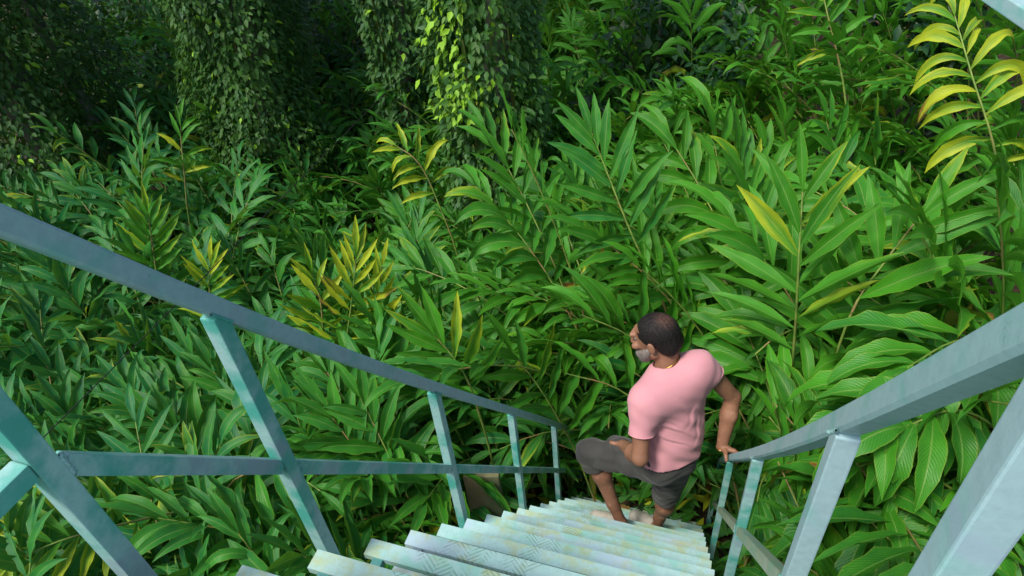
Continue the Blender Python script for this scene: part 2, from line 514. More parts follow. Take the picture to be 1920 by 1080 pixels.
# ------------------------------------------------------------------ foliage generator
def leaf_arrays(P0, D, N, L, Wd, droop, fold, wave, seg, cross, att, shape='lance', rs=rng):
    n = len(P0)
    P = P0.copy(); d = D / np.linalg.norm(D, axis=1, keepdims=True)
    ph = rs.uniform(0, 6.28, (n, 1)); tw = rs.normal(0, 0.28, n) * np.where(rs.random(n) < 0.12, 3.2, 1.0)
    xs = np.linspace(-1, 1, cross)
    V = np.zeros((n, seg + 1, cross, 3), np.float32); UV = np.zeros_like(V)
    for k in range(seg + 1):
        v = k / seg
        nn = N - (N * d).sum(1, keepdims=True) * d
        nn /= np.linalg.norm(nn, axis=1, keepdims=True) + 1e-9
        s = np.cross(d, nn)
        a = tw * v
        s2 = s * np.cos(a)[:, None] + nn * np.sin(a)[:, None]; n2 = np.cross(s2, d)
        if shape == 'lance':
            w = (min(1.0, v / 0.42) ** 0.75 if v < 0.42 else (1 - ((v - 0.42) / 0.58) ** 1.75)) if v < 1 else 0.0
            w = max(w, 0.03 if v < 1 else 0.004)
        else:
            w = (min(1.0, v / 0.28) ** 0.5 if v < 0.28 else (1 - ((v - 0.28) / 0.72) ** 1.5)) if v < 1 else 0.02
            w = max(w, 0.05 if v < 1 else 0.01)
        for j, x in enumerate(xs):
            wv = np.sin(v * 21 + ph[:, 0] + (2.1 if x > 0 else 0)) * wave * x * x
            off = abs(x) * fold
            ww = Wd * 0.5 * w * (1 + (0.06 + 0.30 * np.clip(att[:, 1] - 0.45, 0, 1)) * np.sin(v * (26 + 30 * (att[:, 1] > 0.5)) + ph[:, 0] * 2) * abs(x))
            V[:, k, j] = P + s2 * (x * ww)[:, None] * math.cos(0.6 * off) + n2 * (ww * off + wv * Wd * (0.3 + w))[:, None]
            UV[:, k, j] = np.stack([np.full(n, x), np.full(n, v), ph[:, 0] * 3], 1)
        P = P + d * (L / seg)[:, None]
        g = droop * (0.35 + 1.3 * v) / seg
        d = d + np.array([0, 0, -1.0]) * g[:, None]
        d /= np.linalg.norm(d, axis=1, keepdims=True)
    idx = np.arange(n * (seg + 1) * cross).reshape(n, seg + 1, cross)
    q = np.stack([idx[:, :-1, :-1], idx[:, :-1, 1:], idx[:, 1:, 1:], idx[:, 1:, :-1]], -1).reshape(-1, 4)
    A = np.repeat(att[:, None, :], (seg + 1) * cross, 1)
    return V.reshape(-1, 3), q, A.reshape(-1, 3), UV.reshape(-1, 3), V


def stair_clear(V, front_y=3.05):
    """True for leaves (n, seg+1, cross, 3) that stay out of the flight's headroom"""
    x, y, z = V[..., 0], V[..., 1], V[..., 2]
    n = y * SN + z * CS
    inside = (x > -0.97) & (x < 0.30) & (n > -0.42) & (y < front_y)
    near = (x > -1.0) & (x < 0.36) & (y < front_y) & (z > -1.5)
    wide = (np.abs(x + 0.3375) < 0.9) & (y < 0.9) & (z > -1.7)
    # the line of sight from the landing onto the flight stays open
    return ~((inside | near | wide).any(axis=(1, 2)))


def arch_path(base, az, length, th0, th1, m=12, power=1.4):
    s = np.linspace(0, 1, m)
    th = th0 + (th1 - th0) * s ** power
    dx = np.sin(th) * math.cos(az); dy = np.sin(th) * math.sin(az); dz = np.cos(th)
    d = np.stack([dx, dy, dz], 1) * (length / (m - 1))
    P = np.array(base)[None] + np.concatenate([np.zeros((1, 3)), np.cumsum(d[:-1], 0)])
    return P


COLLECT = None


def shoot(parent, P, nleaf, leaf_len, t0=0.35, roll=0.0, yel=0.0, tint=0.2, bright=0.5, ang=(1.15, 0.35), droop=0.8, seg=9, cross=5, up_hint=None,
          wratio=0.18, stem_r=0.011, ysd=0.08, clear=True, front_y=3.05, minok=0.55):
    P = np.asarray(P, float)
    T = np.gradient(P, axis=0); T /= np.linalg.norm(T, axis=1, keepdims=True)
    S = np.concatenate([[0], np.cumsum(np.linalg.norm(np.diff(P, axis=0), axis=1))]); S /= S[-1]
    t = t0 + (1 - t0) * np.linspace(0, 1, nleaf) ** 0.85
    p = np.stack([np.interp(t, S, P[:, k]) for k in range(3)], 1)
    tt = np.stack([np.interp(t, S, T[:, k]) for k in range(3)], 1); tt /= np.linalg.norm(tt, axis=1, keepdims=True)
    h = P[-1] - P[0]; h[2] = 0
    if np.linalg.norm(h) < 0.05: h = np.array([1, 0, 0.])
    h /= np.linalg.norm(h)
    sh = np.array([-h[1], h[0], 0.0])
    if up_hint is not None:
        nh = np.asarray(up_hint, float)
        side = np.cross(nh[None], tt); side /= np.linalg.norm(side, axis=1, keepdims=True)
    else:
        side = sh[None] - (tt @ sh)[:, None] * tt; side /= np.linalg.norm(side, axis=1, keepdims=True)
    nrm = np.cross(tt, side); nrm *= np.sign(nrm[:, 2:3] + 1e-6)
    c, s_ = math.cos(roll), math.sin(roll)
    side, nrm = side * c + nrm * s_, nrm * c - side * s_
    sg = np.where(np.arange(nleaf) % 2 == 0, 1.0, -1.0)
    a = ang[0] + (ang[1] - ang[0]) * ((t - t0) / (1 - t0)) ** 1.3 + rng.normal(0, 0.11, nleaf)
    a[-1] = 0.08
    D = tt * np.cos(a)[:, None] + side * (sg * np.sin(a))[:, None] + nrm * rng.normal(0.15, 0.11, (nleaf, 1))
    N = nrm + rng.normal(0, 0.15, (nleaf, 3))
    prof = 0.72 + 0.28 * np.sin(np.pi * np.clip((t - t0) / (1 - t0) * 0.9 + 0.15, 0, 1))
    L = leaf_len * prof * rng.uniform(0.88, 1.12, nleaf)
    Wd = L * wratio * rng.uniform(0.88, 1.15, nleaf)
    dr = droop * rng.uniform(0.6, 1.5, nleaf) * np.where(rng.random(nleaf) < 0.12, 2.2, 1.0)
    old = (np.arange(nleaf) < 2) & (rng.random() < 0.22)
    dr = np.where(old, 4.0, dr)
    yy = np.clip(yel + rng.normal(0, ysd, nleaf) + (0.25 if yel < 0.3 else 0) * (rng.random(nleaf) < 0.05), 0, 1)
    yy = np.where(old, np.clip(0.85 + rng.normal(0, 0.15, nleaf), 0, 1), yy)
    att = np.stack([np.clip(bright + rng.normal(0, 0.17, nleaf), 0, 1), yy, np.clip(tint + rng.normal(0, 0.1, nleaf), 0, 1)], 1)
    V, q, A, UV, V4 = leaf_arrays(p, D, N, L, Wd, dr, 0.45, 0.075, seg, cross, att)
    if clear:
        ok = stair_clear(V4, front_y)
        if ok.mean() < minok: return None
        per = (seg) * (cross - 1)
        q = q.reshape(nleaf, per, 4)[ok].reshape(-1, 4)
        used = np.unique(q); remap = np.full(len(V), -1); remap[used] = np.arange(len(used))
        V, A, UV, q = V[used], A[used], UV[used], remap[q]
        if ((P[:, 0] > -1.0) & (P[:, 0] < 0.36) & (P[:, 1] < front_y) & (P[:, 2] > -4.9)).any(): return None
    if COLLECT is not None:
        COLLECT.append((V, q, A, UV)); return True
    fo = mesh_np("foliage", V, q, M_LEAF, parent, {"att": A, "luv": UV})
    sv, sq = tube_arrays(P, np.linspace(stem_r, stem_r * 0.35, len(P)), 6)
    mesh_np("stem", sv, sq, M_STEM, fo)
    return fo

# ------------------------------------------------------------------ the man: smooth implicit surfaces meshed by surface nets
class Field:
    def __init__(s, lo, hi, res):
        s.lo = np.array(lo, float); s.res = res
        s.n = np.ceil((np.array(hi) - s.lo) / res).astype(int) + 1
        s.F = np.full(s.n, 0.08, np.float32)

    def region(s, a, b):
        i0 = np.clip(np.floor((a - s.lo) / s.res).astype(int), 0, s.n - 1); i1 = np.clip(np.ceil((b - s.lo) / s.res).astype(int) + 1, 1, s.n)
        if (i1 <= i0).any(): return None, None
        sl = tuple(slice(p, q) for p, q in zip(i0, i1))
        ax = [s.lo[k] + s.res * np.arange(i0[k], i1[k]) for k in range(3)]
        X = np.stack(np.meshgrid(*ax, indexing='ij'), -1)
        return sl, X

    def smin(s, sl, d, k):
        F = s.F[sl]
        h = np.clip(k - np.abs(F - d), 0, None) / k
        s.F[sl] = np.minimum(F, d) - h * h * k * 0.25

    def cap(s, a, b, ra, rb, k=0.02, flat=False, disp=None, squash=None):
        a, b = np.array(a, float), np.array(b, float)
        m = max(ra, rb) + 0.07
        sl, X = s.region(np.minimum(a, b) - m, np.maximum(a, b) + m)
        if sl is None: return s
        ab = b - a; L2 = ab @ ab
        t = np.clip(((X - a) @ ab) / L2, 0, 1)
        d3 = X - a - t[..., None] * ab
        if squash is not None:      # (unit vector, factor): flatter along that direction
            u, f = squash; u = np.array(u, float); u /= np.linalg.norm(u)
            c = d3 @ u; d3 = d3 + (c * (1 / f - 1))[..., None] * u
        d = np.linalg.norm(d3, axis=-1) - (ra + (rb - ra) * t)
        if disp is not None: d = d + disp(X)
        if flat: d = np.maximum(d, ((X - b) @ ab) / math.sqrt(L2))
        s.smin(sl, d.astype(np.float32), k)
        return s

    def ell(s, c, r, M=None, k=0.02, disp=None, sub=False):
        c = np.array(c, float); r = np.array(r, float); m = r.max() + 0.06
        sl, X = s.region(c - m, c + m)
        if sl is None: return s
        Q = X - c
        if M is not None: Q = Q @ np.array(M).T      # rows of M are the ellipsoid's axes
        k0 = np.linalg.norm(Q / r, axis=-1); k1 = np.linalg.norm(Q / r ** 2, axis=-1) + 1e-6
        d = k0 * (k0 - 1) / k1
        if disp is not None: d = d + disp(X)
        if sub:
            F = s.F[sl]; d = -d; h = np.clip(k - np.abs(F - d), 0, None) / k
            s.F[sl] = np.maximum(F, d) + h * h * k * 0.25
        else: s.smin(sl, d.astype(np.float32), k)
        return s

    def apply(s, fn):
        ax = [s.lo[k] + s.res * np.arange(s.n[k]) for k in range(3)]
        X = np.stack(np.meshgrid(*ax, indexing='ij'), -1)
        s.F = fn(X, s.F).astype(np.float32)
        return s

    def mesh(s, name, mats, parent, color=None):
        F = s.F.copy(); F[0], F[-1], F[:, 0], F[:, -1], F[:, :, 0], F[:, :, -1] = [0.05] * 6
        n = np.array(F.shape); ins = F < 0
        c = np.zeros(n - 1, int)
        for o in np.ndindex(2, 2, 2): c += ins[o[0]:n[0] - 1 + o[0], o[1]:n[1] - 1 + o[1], o[2]:n[2] - 1 + o[2]]
        act = (c > 0) & (c < 8)
        idx = -np.ones(act.shape, int); cells = np.argwhere(act); idx[act] = np.arange(len(cells))
        acc = np.zeros((len(cells), 3)); cnt = np.zeros(len(cells))
        corners = list(np.ndindex(2, 2, 2))
        val = {o: F[cells[:, 0] + o[0], cells[:, 1] + o[1], cells[:, 2] + o[2]] for o in corners}
        for o in corners:
            for ax in range(3):
                if o[ax]: continue
                p = list(o); p[ax] = 1; p = tuple(p)
                f0, f1 = val[o], val[p]; cr = (f0 < 0) != (f1 < 0)
                t = np.where(cr, f0 / np.where(cr, f0 - f1, 1), 0)
                pt = np.tile(np.array(o, float), (len(cells), 1)); pt[:, ax] += t
                acc[cr] += pt[cr]; cnt[cr] += 1
        V = s.lo + s.res * (cells + acc / np.maximum(cnt, 1)[:, None])
        Q = []
        for ax in range(3):
            b_, c_ = (ax + 1) % 3, (ax + 2) % 3
            A = np.moveaxis(ins, (ax, b_, c_), (0, 1, 2)); I = np.moveaxis(idx, (ax, b_, c_), (0, 1, 2))
            a0 = A[:-1, 1:-1, 1:-1]; a1 = A[1:, 1:-1, 1:-1]
            e = np.argwhere(a0 != a1); sg = a0[tuple(e.T)]
            i, j, k = e[:, 0], e[:, 1] + 1, e[:, 2] + 1
            q = np.stack([I[i, j - 1, k - 1], I[i, j, k - 1], I[i, j, k], I[i, j - 1, k]], 1)
            q[~sg] = q[~sg][:, ::-1]
            Q.append(q)
        Q = np.vstack(Q); Q = Q[(Q >= 0).all(1)]
        return mesh_np(name, V, Q, mats, parent)


def vec(*a): return np.array(a, float)
def unit(v): v = np.array(v, float); return v / np.linalg.norm(v)


J = dict(pelvis=(-0.100, 2.329, -3.100), waist=(-0.101, 2.395, -2.920), chest=(-0.123, 2.440, -2.700), neck=(-0.170, 2.472, -2.540), head=(-0.242, 2.520, -2.385),
         hipL=(-0.172, 2.315, -3.160), hipR=(-0.070, 2.378, -3.180), kneeL=(-0.567, 2.423, -3.330), ankL=(-0.345, 2.300, -3.800), toeL=(-0.545, 2.345, -3.875),
         kneeR=(-0.104, 2.464, -3.640), ankR=(-0.136, 2.485, -4.055), toeR=(-0.286, 2.556, -4.115), shL=(-0.257, 2.293, -2.620), shR=(-0.014, 2.518, -2.51),
         elL=(-0.237, 2.141, -2.900), wrL=(-0.360, 2.360, -3.110), elR=(0.182, 2.574, -2.800), wrR=(0.165, 2.44, -3.06))
J = {k: vec(*v) for k, v in J.items()}
# tread tops: the man's soles rest on treads 11 and 12
ZL, ZR = tz(11), tz(12)
TX = unit(J['shR'] - J['shL'])                      # his left to his right
TU = unit(J['neck'] - J['pelvis'])
TF = unit(np.cross(TU, TX)) ; TF = TF if TF[0] < 0 else -TF      # out of his chest


def skin_material():
    s = NT("skin")
    pos = s.n("ShaderNodeTexCoord").outputs['Object']
    n1 = s.noise(pos, 9, 4); n2 = s.noise(pos, 55, 4, 0.7); n3 = s.noise(pos, 16, 3)
    col = s.mix(s.ramp(n1, 0.3, 0.7), (0.235, 0.112, 0.066), (0.32, 0.16, 0.098))
    col = s.mix(s.math('MULTIPLY', s.ramp(n2, 0.5, 0.7), 0.35), col, (0.20, 0.085, 0.05))
    col = s.mix(s.math('MULTIPLY', s.ramp(n3, 0.60, 0.68), 0.35), col, (0.52, 0.30, 0.21))
    s.set(color=col, rough=0.5, spec=0.4)
    s.b.inputs['Subsurface Weight'].default_value = 0.08
    s.b.inputs['Subsurface Radius'].default_value = (0.012, 0.005, 0.003)
    s.bump(n2, 0.3, 0.0015)
    return s.m


def cloth(name, a, b, scale=260, bump=0.25, rough=0.85):
    s = NT(name)
    pos = s.n("ShaderNodeTexCoord").outputs['Object']
    n1 = s.noise(pos, 7, 4); n2 = s.noise(pos, scale, 3, 0.7)
    col = s.mix(s.ramp(n1, 0.3, 0.7), a, b)
    col = s.mix(s.math('MULTIPLY', n2, 0.25), col, tuple(x * 0.7 for x in a))
    s.set(color=col, rough=rough, spec=0.15)
    s.b.inputs['Sheen Weight'].default_value = 0.15
    s.bump(n2, bump, 0.0012)
    return s.m


M_SKIN = skin_material()
M_SHIRT = cloth("pink_jersey", (0.62, 0.285, 0.32), (0.68, 0.32, 0.355))
M_SHORTS = cloth("charcoal_canvas", (0.050, 0.050, 0.047), (0.072, 0.072, 0.068), 180, 0.4)
def hair_material():
    s = NT("black_hair")
    tc = s.n("ShaderNodeTexCoord").outputs['Object']
    n1 = s.noise(tc, 120, 5, 0.7)
    # thinning crown: the scalp shows through
    c_ = vec(-0.242, 2.520, -2.385) - vec(-0.24, 2.40, tz(11)) - hf_ * 0.05 + vec(0, 0, 0.12)
    d = s.n("ShaderNodeVectorMath", operation='DISTANCE'); s.l(tc, d.inputs[0]); d.inputs[1].default_value = tuple(c_)
    thin = s.math('MULTIPLY', s.math('SUBTRACT', 1.0, s.ramp(d.outputs['Value'], 0.015, 0.075)), s.ramp(n1, 0.30, 0.6))
    col = s.mix(s.ramp(n1, 0.3, 0.7), (0.006, 0.005, 0.006), (0.022, 0.018, 0.017))
    col = s.mix(s.math('MULTIPLY', thin, 0.42), col, (0.20, 0.10, 0.065))
    s.set(color=col, rough=0.6, spec=0.2); s.bump(n1, 0.8, 0.003)
    return s.m


hf_ = unit(vec(-0.92, 0.22, -0.38))
M_HAIR = hair_material()
M_BEARD = simple_noise_mat("grey_beard", (0.13, 0.105, 0.09), (0.28, 0.26, 0.245), 120, 0.9, 1.0, 0.003, c=(0.16, 0.12, 0.10), cscale=60)
M_SHOE = simple_noise_mat("tan_clog", (0.44, 0.40, 0.33), (0.56, 0.52, 0.44), 18, 0.7, 0.3, 0.002)
M_STRAP = simple_noise_mat("patterned_strap", (0.10, 0.12, 0.13), (0.42, 0.43, 0.42), 45, 0.8, 0.5, 0.003)
m_ = NT("gold"); m_.set(color=(0.62, 0.38, 0.10), metal=1.0, rough=0.3); M_GOLD = m_.m
m_ = NT("eye_white"); m_.set(color=(0.16, 0.13, 0.11), rough=0.25); M_EYE = m_.m

man = thing("person", (-0.24, 2.40, ZL), "man in pink shirt and charcoal shorts walking down the steps, looking left", "person")
lo = vec(-0.80, 1.95, -4.22); hi = vec(0.36, 2.85, -2.16)
B = Field(lo, hi, 0.0045)
# trunk
B.cap(J['pelvis'] + TX * -0.03, J['pelvis'] + TX * 0.04, 0.115, 0.115, 0.04, squash=(TF, 0.85))
B.cap(J['pelvis'], J['waist'], 0.115, 0.115, 0.05, squash=(TF, 0.8))
B.cap(J['waist'], J['chest'], 0.115, 0.125, 0.05, squash=(TF, 0.85))
B.cap(J['chest'] - TX * 0.07, J['chest'] + TX * 0.07, 0.100, 0.100, 0.05, squash=(TF, 0.9))
B.cap(J['shL'] + TX * 0.04 - TU * 0.02, J['neck'] - TU * 0.05, 0.046, 0.055, 0.04); B.cap(J['shR'] - TX * 0.05 - TU * 0.045, J['neck'] - TU * 0.05, 0.046, 0.055, 0.04)
# arms
for s_, a_, b_ in (('L', 'elL', 'wrL'), ('R', 'elR', 'wrR')):
    S_, E_, W2 = J['sh' + s_], J[a_], J[b_]
    B.cap(S_ + (E_ - S_) * 0.10, S_ + (E_ - S_) * 0.35, 0.044, 0.049, 0.03); B.cap(S_ + (E_ - S_) * 0.3, E_, 0.050, 0.042, 0.02)
    B.cap(E_, E_ + (W2 - E_) * 0.35, 0.042, 0.046, 0.015); B.cap(E_ + (W2 - E_) * 0.35, W2, 0.046, 0.029, 0.02)
    B.ell(E_ - unit((S_ + W2) / 2 - E_) * 0.014, (0.022,) * 3, None, 0.02)
# legs
for s_ in 'LR':
    H, K, A = J['hip' + s_], J['knee' + s_], J['ank' + s_]
    B.cap(H, K, 0.088, 0.058, 0.04)
    ax = unit(A - K); fw = unit(J['toe' + s_] - A)
    calf = K + (A - K) * 0.30 - (fw - ax * (fw @ ax)) * 0.018
    B.cap(K, calf, 0.054, 0.056, 0.03); B.cap(calf, K + (A - K) * 0.75, 0.055, 0.036, 0.03); B.cap(K + (A - K) * 0.7, A, 0.037, 0.032, 0.02)
    B.ell(K + unit(K - (H + A) / 2) * 0.012, (0.042,) * 3, None, 0.03)
    # foot inside the clog
    B.cap(A, A + vec(0, 0, -0.045) - fw * 0.035, 0.032, 0.030, 0.02); B.cap(A + vec(0, 0, -0.035), A + fw * 0.15 + vec(0, 0, -0.055), 0.034, 0.026, 0.03)
# neck and head
hf = unit(vec(-0.92, 0.22, -0.38)); hl = unit(np.cross(vec(0, 0, 1), hf)); hu = np.cross(hf, hl); HC = J['head']
HM = np.array([hf, hl, hu])
hp = lambda f_, l_, u_: HC + 1.17 * (hf * f_ + hl * l_ + hu * u_)
B.cap(J['neck'] - TU * 0.03, hp(-0.035, 0, -0.07), 0.062, 0.056, 0.03)
B.ell(hp(-0.015, 0, 0.02), (0.108, 0.082, 0.098), HM, 0.02)
B.ell(hp(0.045, 0, -0.025), (0.060, 0.062, 0.085), HM, 0.03)
B.ell(hp(0.055, 0, -0.085), (0.048, 0.046, 0.036), HM, 0.03)     # chin
B.cap(hp(0.0, 0.055, -0.06), hp(0.06, 0.02, -0.09), 0.022, 0.022, 0.03); B.cap(hp(0.0, -0.055, -0.06), hp(0.06, -0.02, -0.09), 0.022, 0.022, 0.03)
B.cap(hp(0.093, -0.03, 0.028), hp(0.093, 0.03, 0.028), 0.013, 0.013, 0.02)            # brow
B.cap(hp(0.100, 0, 0.015), hp(0.122, 0, -0.030), 0.009, 0.014, 0.012)          # nose
for q in (-1, 1):
    B.ell(hp(0.108, q * 0.013, -0.034), (0.011, 0.008, 0.008), HM, 0.008)
    B.ell(hp(0.101, q * 0.032, 0.008), (0.010, 0.015, 0.009), HM, 0.010, sub=True)
    B.ell(hp(0.085, q * 0.045, -0.022), (0.022, 0.020, 0.018), HM, 0.02)            # cheek
    B.ell(hp(-0.012, q * 0.082, -0.008), (0.020, 0.009, 0.034), HM, 0.006)    # ear
    B.ell(hp(-0.006, q * 0.092, -0.004), (0.010, 0.006, 0.018), HM, 0.004, sub=True)
B.cap(hp(0.098, -0.022, -0.060), hp(0.098, 0.022, -0.060), 0.008, 0.008, 0.01)
B.cap(hp(0.096, -0.020, -0.072), hp(0.096, 0.020, -0.072), 0.009, 0.009, 0.008)
# right hand closed over the handrail
RC = vec(0.225, 2.40, 0); RC[2] = rail_z(RT, 2.40)
rd = vec(0, CS, -SN); rn = vec(0, SN, CS); rx = vec(1, 0, 0)
hpnt = lambda x_, d_, n_: RC + rx * x_ + rd * d_ + rn * n_
W3 = J['wrR']
B.cap(W3, hpnt(-0.030, 0.0, 0.042), 0.025, 0.020, 0.015, squash=(rn, 0.8))
for q, (dd, sc) in enumerate(((-0.034, 0.92), (-0.012, 1.0), (0.011, 0.96), (0.032, 0.84))):
    k0 = hpnt(0.006, dd, 0.040 if q in (1, 2) else 0.037)
    B.cap(hpnt(-0.030, dd * 0.55, 0.042), k0, 0.0155, 0.0125, 0.012)
    p1 = k0 + (rx * 0.030 - rn * 0.014) * sc; p2 = p1 + (rx * 0.004 - rn * 0.030) * sc; p3 = p2 + (-rx * 0.016 - rn * 0.016) * sc
    B.cap(k0, p1, 0.0112, 0.0100, 0.004); B.cap(p1, p2, 0.0100, 0.0092, 0.004); B.cap(p2, p3, 0.0092, 0.0078, 0.004)
t0_, t1_, t2_, t3_ = W3 + (hpnt(-0.04, -0.02, 0.03) - W3) * 0.5, hpnt(-0.040, -0.034, 0.026), hpnt(-0.036, -0.054, 0.004), hpnt(-0.030, -0.062, -0.022)
B.cap(t0_, t1_, 0.017, 0.0135, 0.012); B.cap(t1_, t2_, 0.0125, 0.0108, 0.005); B.cap(t2_, t3_, 0.0108, 0.0085, 0.004)
# left hand, resting in the shorts pocket on the raised thigh
WL = J['wrL']; lf = unit(WL - J['elL']); ls = unit(np.cross(lf, vec(0.2, 0, 1))); ld = np.cross(ls, lf)
B.cap(WL, WL + lf * 0.07, 0.026, 0.026, 0.02, squash=(ld, 0.6))
for q, (o_, ln_) in enumerate(((-0.030, 0.062), (-0.010, 0.072), (0.010, 0.068), (0.030, 0.054))):
    k0 = WL + lf * 0.075 + ls * o_; p1 = k0 + (lf * 0.9 + ld * -0.3) * ln_ * 0.5; p2 = p1 + (lf * 0.6 + ld * -0.8) * ln_ * 0.5
    B.cap(k0, p1, 0.0105, 0.0095, 0.005); B.cap(p1, p2, 0.0095, 0.008, 0.004)
k0 = WL + lf * 0.02 - ls * 0.03
B.cap(k0, k0 - ls * 0.025 + lf * 0.03, 0.013, 0.0105, 0.01); B.cap(k0 - ls * 0.025 + lf * 0.03, k0 - ls * 0.022 + lf * 0.062, 0.0105, 0.008, 0.004)
B.mesh("body", M_SKIN, man)


# shirt
def folds(X):
    u = (X - J['waist']) @ TU; r = (X - J['waist']) @ TX; f = (X - J['waist']) @ TF
    low = np.clip(1 - u / 0.42, 0, 1)
    a = np.sin(38 * r + 22 * u + 2.2 * np.sin(9 * u + 2)) * 0.0030 * low
    b = np.sin(-30 * r + 42 * u + 1.5 * np.sin(17 * r)) * 0.0022
    c = np.sin(75 * u + 2.5 * np.sin(14 * r + 1)) * 0.0012 * np.clip(1 - u / 0.2, 0, 1)
    drag = np.sin(60 * (r * 0.5 + u) + 3 * np.sin(8 * r)) * 0.002
    # long soft folds drawn from the armpits down to the small of the back
    e = -0.0035 * np.exp(-((r - 0.09 + 0.35 * (u - 0.25)) / 0.012) ** 2) * (u > 0.02) * (u < 0.30) + 0.004 * np.exp(-((r - 0.06 + 0.35 * (u - 0.25)) / 0.02) ** 2) * (u < 0.30)
    g = -0.0032 * np.exp(-((r + 0.10 - 0.30 * (u - 0.25)) / 0.013) ** 2) * (u < 0.33) + 0.004 * np.exp(-((r + 0.07 - 0.30 * (u - 0.25)) / 0.02) ** 2) * (u < 0.33)
    back = np.clip(-f / 0.05, 0, 1)
    cr = 0
    for r0, u0, r1, u1, w_, am in ((-0.15, 0.25, 0.02, 0.06, 0.010, 0.006), (-0.14, 0.19, 0.06, -0.02, 0.009, 0.005), (0.13, 0.22, 0.00, 0.06, 0.010, 0.005), (0.14, 0.15, 0.00, -0.06, 0.009, 0.005),
                                   (-0.13, 0.08, 0.03, -0.08, 0.008, 0.005), (-0.10, 0.30, -0.03, 0.12, 0.009, 0.004)):
        dx_, du_ = r1 - r0, u1 - u0; LL = math.hypot(dx_, du_)
        t = ((r - r0) * dx_ + (u - u0) * du_) / LL ** 2; dd = ((r - r0) * -du_ + (u - u0) * dx_) / LL + 0.010 * np.sin(7 * t)
        m_ = np.clip(t * 3, 0, 1) * np.clip((1 - t) * 2, 0, 1)
        cr = cr + am * m_ * (np.exp(-(dd / w_) ** 2) - 0.9 * np.exp(-((dd - 1.9 * w_) / w_) ** 2))
    return a + b + c + drag - e - g + cr * back * 0.6


S = Field(vec(-0.50, 1.98, -3.32), vec(0.34, 2.85, -2.40), 0.0045)
S.cap(J['pelvis'] + TU * -0.02 - TX * 0.035, J['pelvis'] + TU * -0.02 + TX * 0.045, 0.138, 0.138, 0.05, squash=(TF, 0.85), disp=folds)
S.cap(J['pelvis'] - TU * 0.03, J['waist'], 0.140, 0.136, 0.06, squash=(TF, 0.84), disp=folds)
S.cap(J['waist'] - TX * 0.01, J['chest'], 0.130, 0.134, 0.09, squash=(TF, 0.88), disp=folds)
for q in (-1, 1): S.cap(J['waist'] + TX * 0.030 * q - TU * 0.05, J['chest'] + TX * 0.055 * q, 0.112, 0.108, 0.09, squash=(TF, 0.92), disp=folds)
S.cap(J['chest'] - TX * 0.075, J['chest'] + TX * 0.075, 0.116, 0.116, 0.05, squash=(TF, 0.9), disp=folds)
S.cap(J['shL'] + TX * 0.030 - TU * 0.01, J['neck'] - TU * 0.065, 0.068, 0.074, 0.08); S.cap(J['shR'] - TX * 0.034 - TU * 0.028, J['neck'] - TU * 0.065, 0.066, 0.074, 0.08)
S.cap(J['shL'] + TX * 0.05 - TU * 0.05, J['shR'] - TX * 0.05 - TU * 0.05, 0.082, 0.082, 0.10, squash=(TF, 0.95))
S.cap(J['neck'] - TU * 0.06, J['neck'] - TU * 0.008 + TF * 0.004, 0.080, 0.073, 0.03, flat=True)
hem_n = unit(-TU + TF * 0.05 + TX * 0.12)
hem_p = J['pelvis'] + TU * 0.028
S.apply(lambda X, F: np.maximum(F, (X - hem_p) @ hem_n))
for s_, w_ in (('L', 0.60), ('R', 0.38)):
    S_, E_ = J['sh' + s_], J['el' + s_]
    S.cap(S_ + (E_ - S_) * 0.06, S_ + (E_ - S_) * w_, 0.060, 0.064, 0.06, flat=True, disp=lambda X: np.sin(70 * (X @ unit(E_ - S_)) + 4 * np.sin(20 * (X @ TF))) * 0.002)
for s_, w_ in (('L', 0.60), ('R', 0.38)):
    S_, E_ = J['sh' + s_], J['el' + s_]; dd_ = unit(E_ - S_); e1 = unit(np.cross(dd_, vec(0, 0, 1))); e2 = np.cross(dd_, e1)
    an_ = np.linspace(0, 2 * np.pi, 33)
    V, q = tube_arrays(S_ + (E_ - S_) * w_ - dd_ * 0.004 + 0.0635 * (np.cos(an_)[:, None] * e1 + np.sin(an_)[:, None] * e2), 0.0035, 6)
    mesh_np("sleeve_hem", V, q, M_SHIRT, man)
# the neck opening is scooped out round the neck
na, nb_ = J['neck'] - TU * 0.02, J['neck'] + TU * 0.10
def neckhole(X, F):
    ab = nb_ - na; t = np.clip(((X - na) @ ab) / (ab @ ab), 0, 1)
    d = np.linalg.norm(X - na - t[..., None] * ab, axis=-1) - 0.0690
    return np.maximum(F, -d)
S.apply(neckhole)
S.mesh("shirt", M_SHIRT, man)
# ribbed collar
ang = np.linspace(0, 2 * np.pi, 41)
c0 = J['neck'] + TU * 0.004
ring = c0 + 0.0735 * (np.cos(ang)[:, None] * TX + np.sin(ang)[:, None] * TF)
ring = ring - TU * (0.012 * np.clip(np.sin(ang), 0, 1))[:, None]
V, q = tube_arrays(ring, 0.0065, 8)
mesh_np("collar", V, q, M_SHIRT, man)
ring = J['neck'] + TU * 0.022 + 0.0665 * (np.cos(ang)[:, None] * TX + np.sin(ang)[:, None] * TF) - TU * (0.018 * np.sin(ang))[:, None]
V, q = tube_arrays(ring, 0.0032 * (1 + 0.35 * np.sin(np.arange(41) * 2.6)), 6)
mesh_np("necklace", V, q, M_GOLD, man)
wx_ = unit(J['wrR'] - J['elR']); a1 = unit(np.cross(wx_, vec(1, 0, 0))); a2 = np.cross(wx_, a1)
ring = J['wrR'] + wx_ * 0.012 + 0.0285 * (np.cos(ang)[:, None] * a1 + np.sin(ang)[:, None] * a2)
V, q = tube_arrays(ring, 0.0022, 6)
mesh_np("bracelet", V, q, M_GOLD, man)

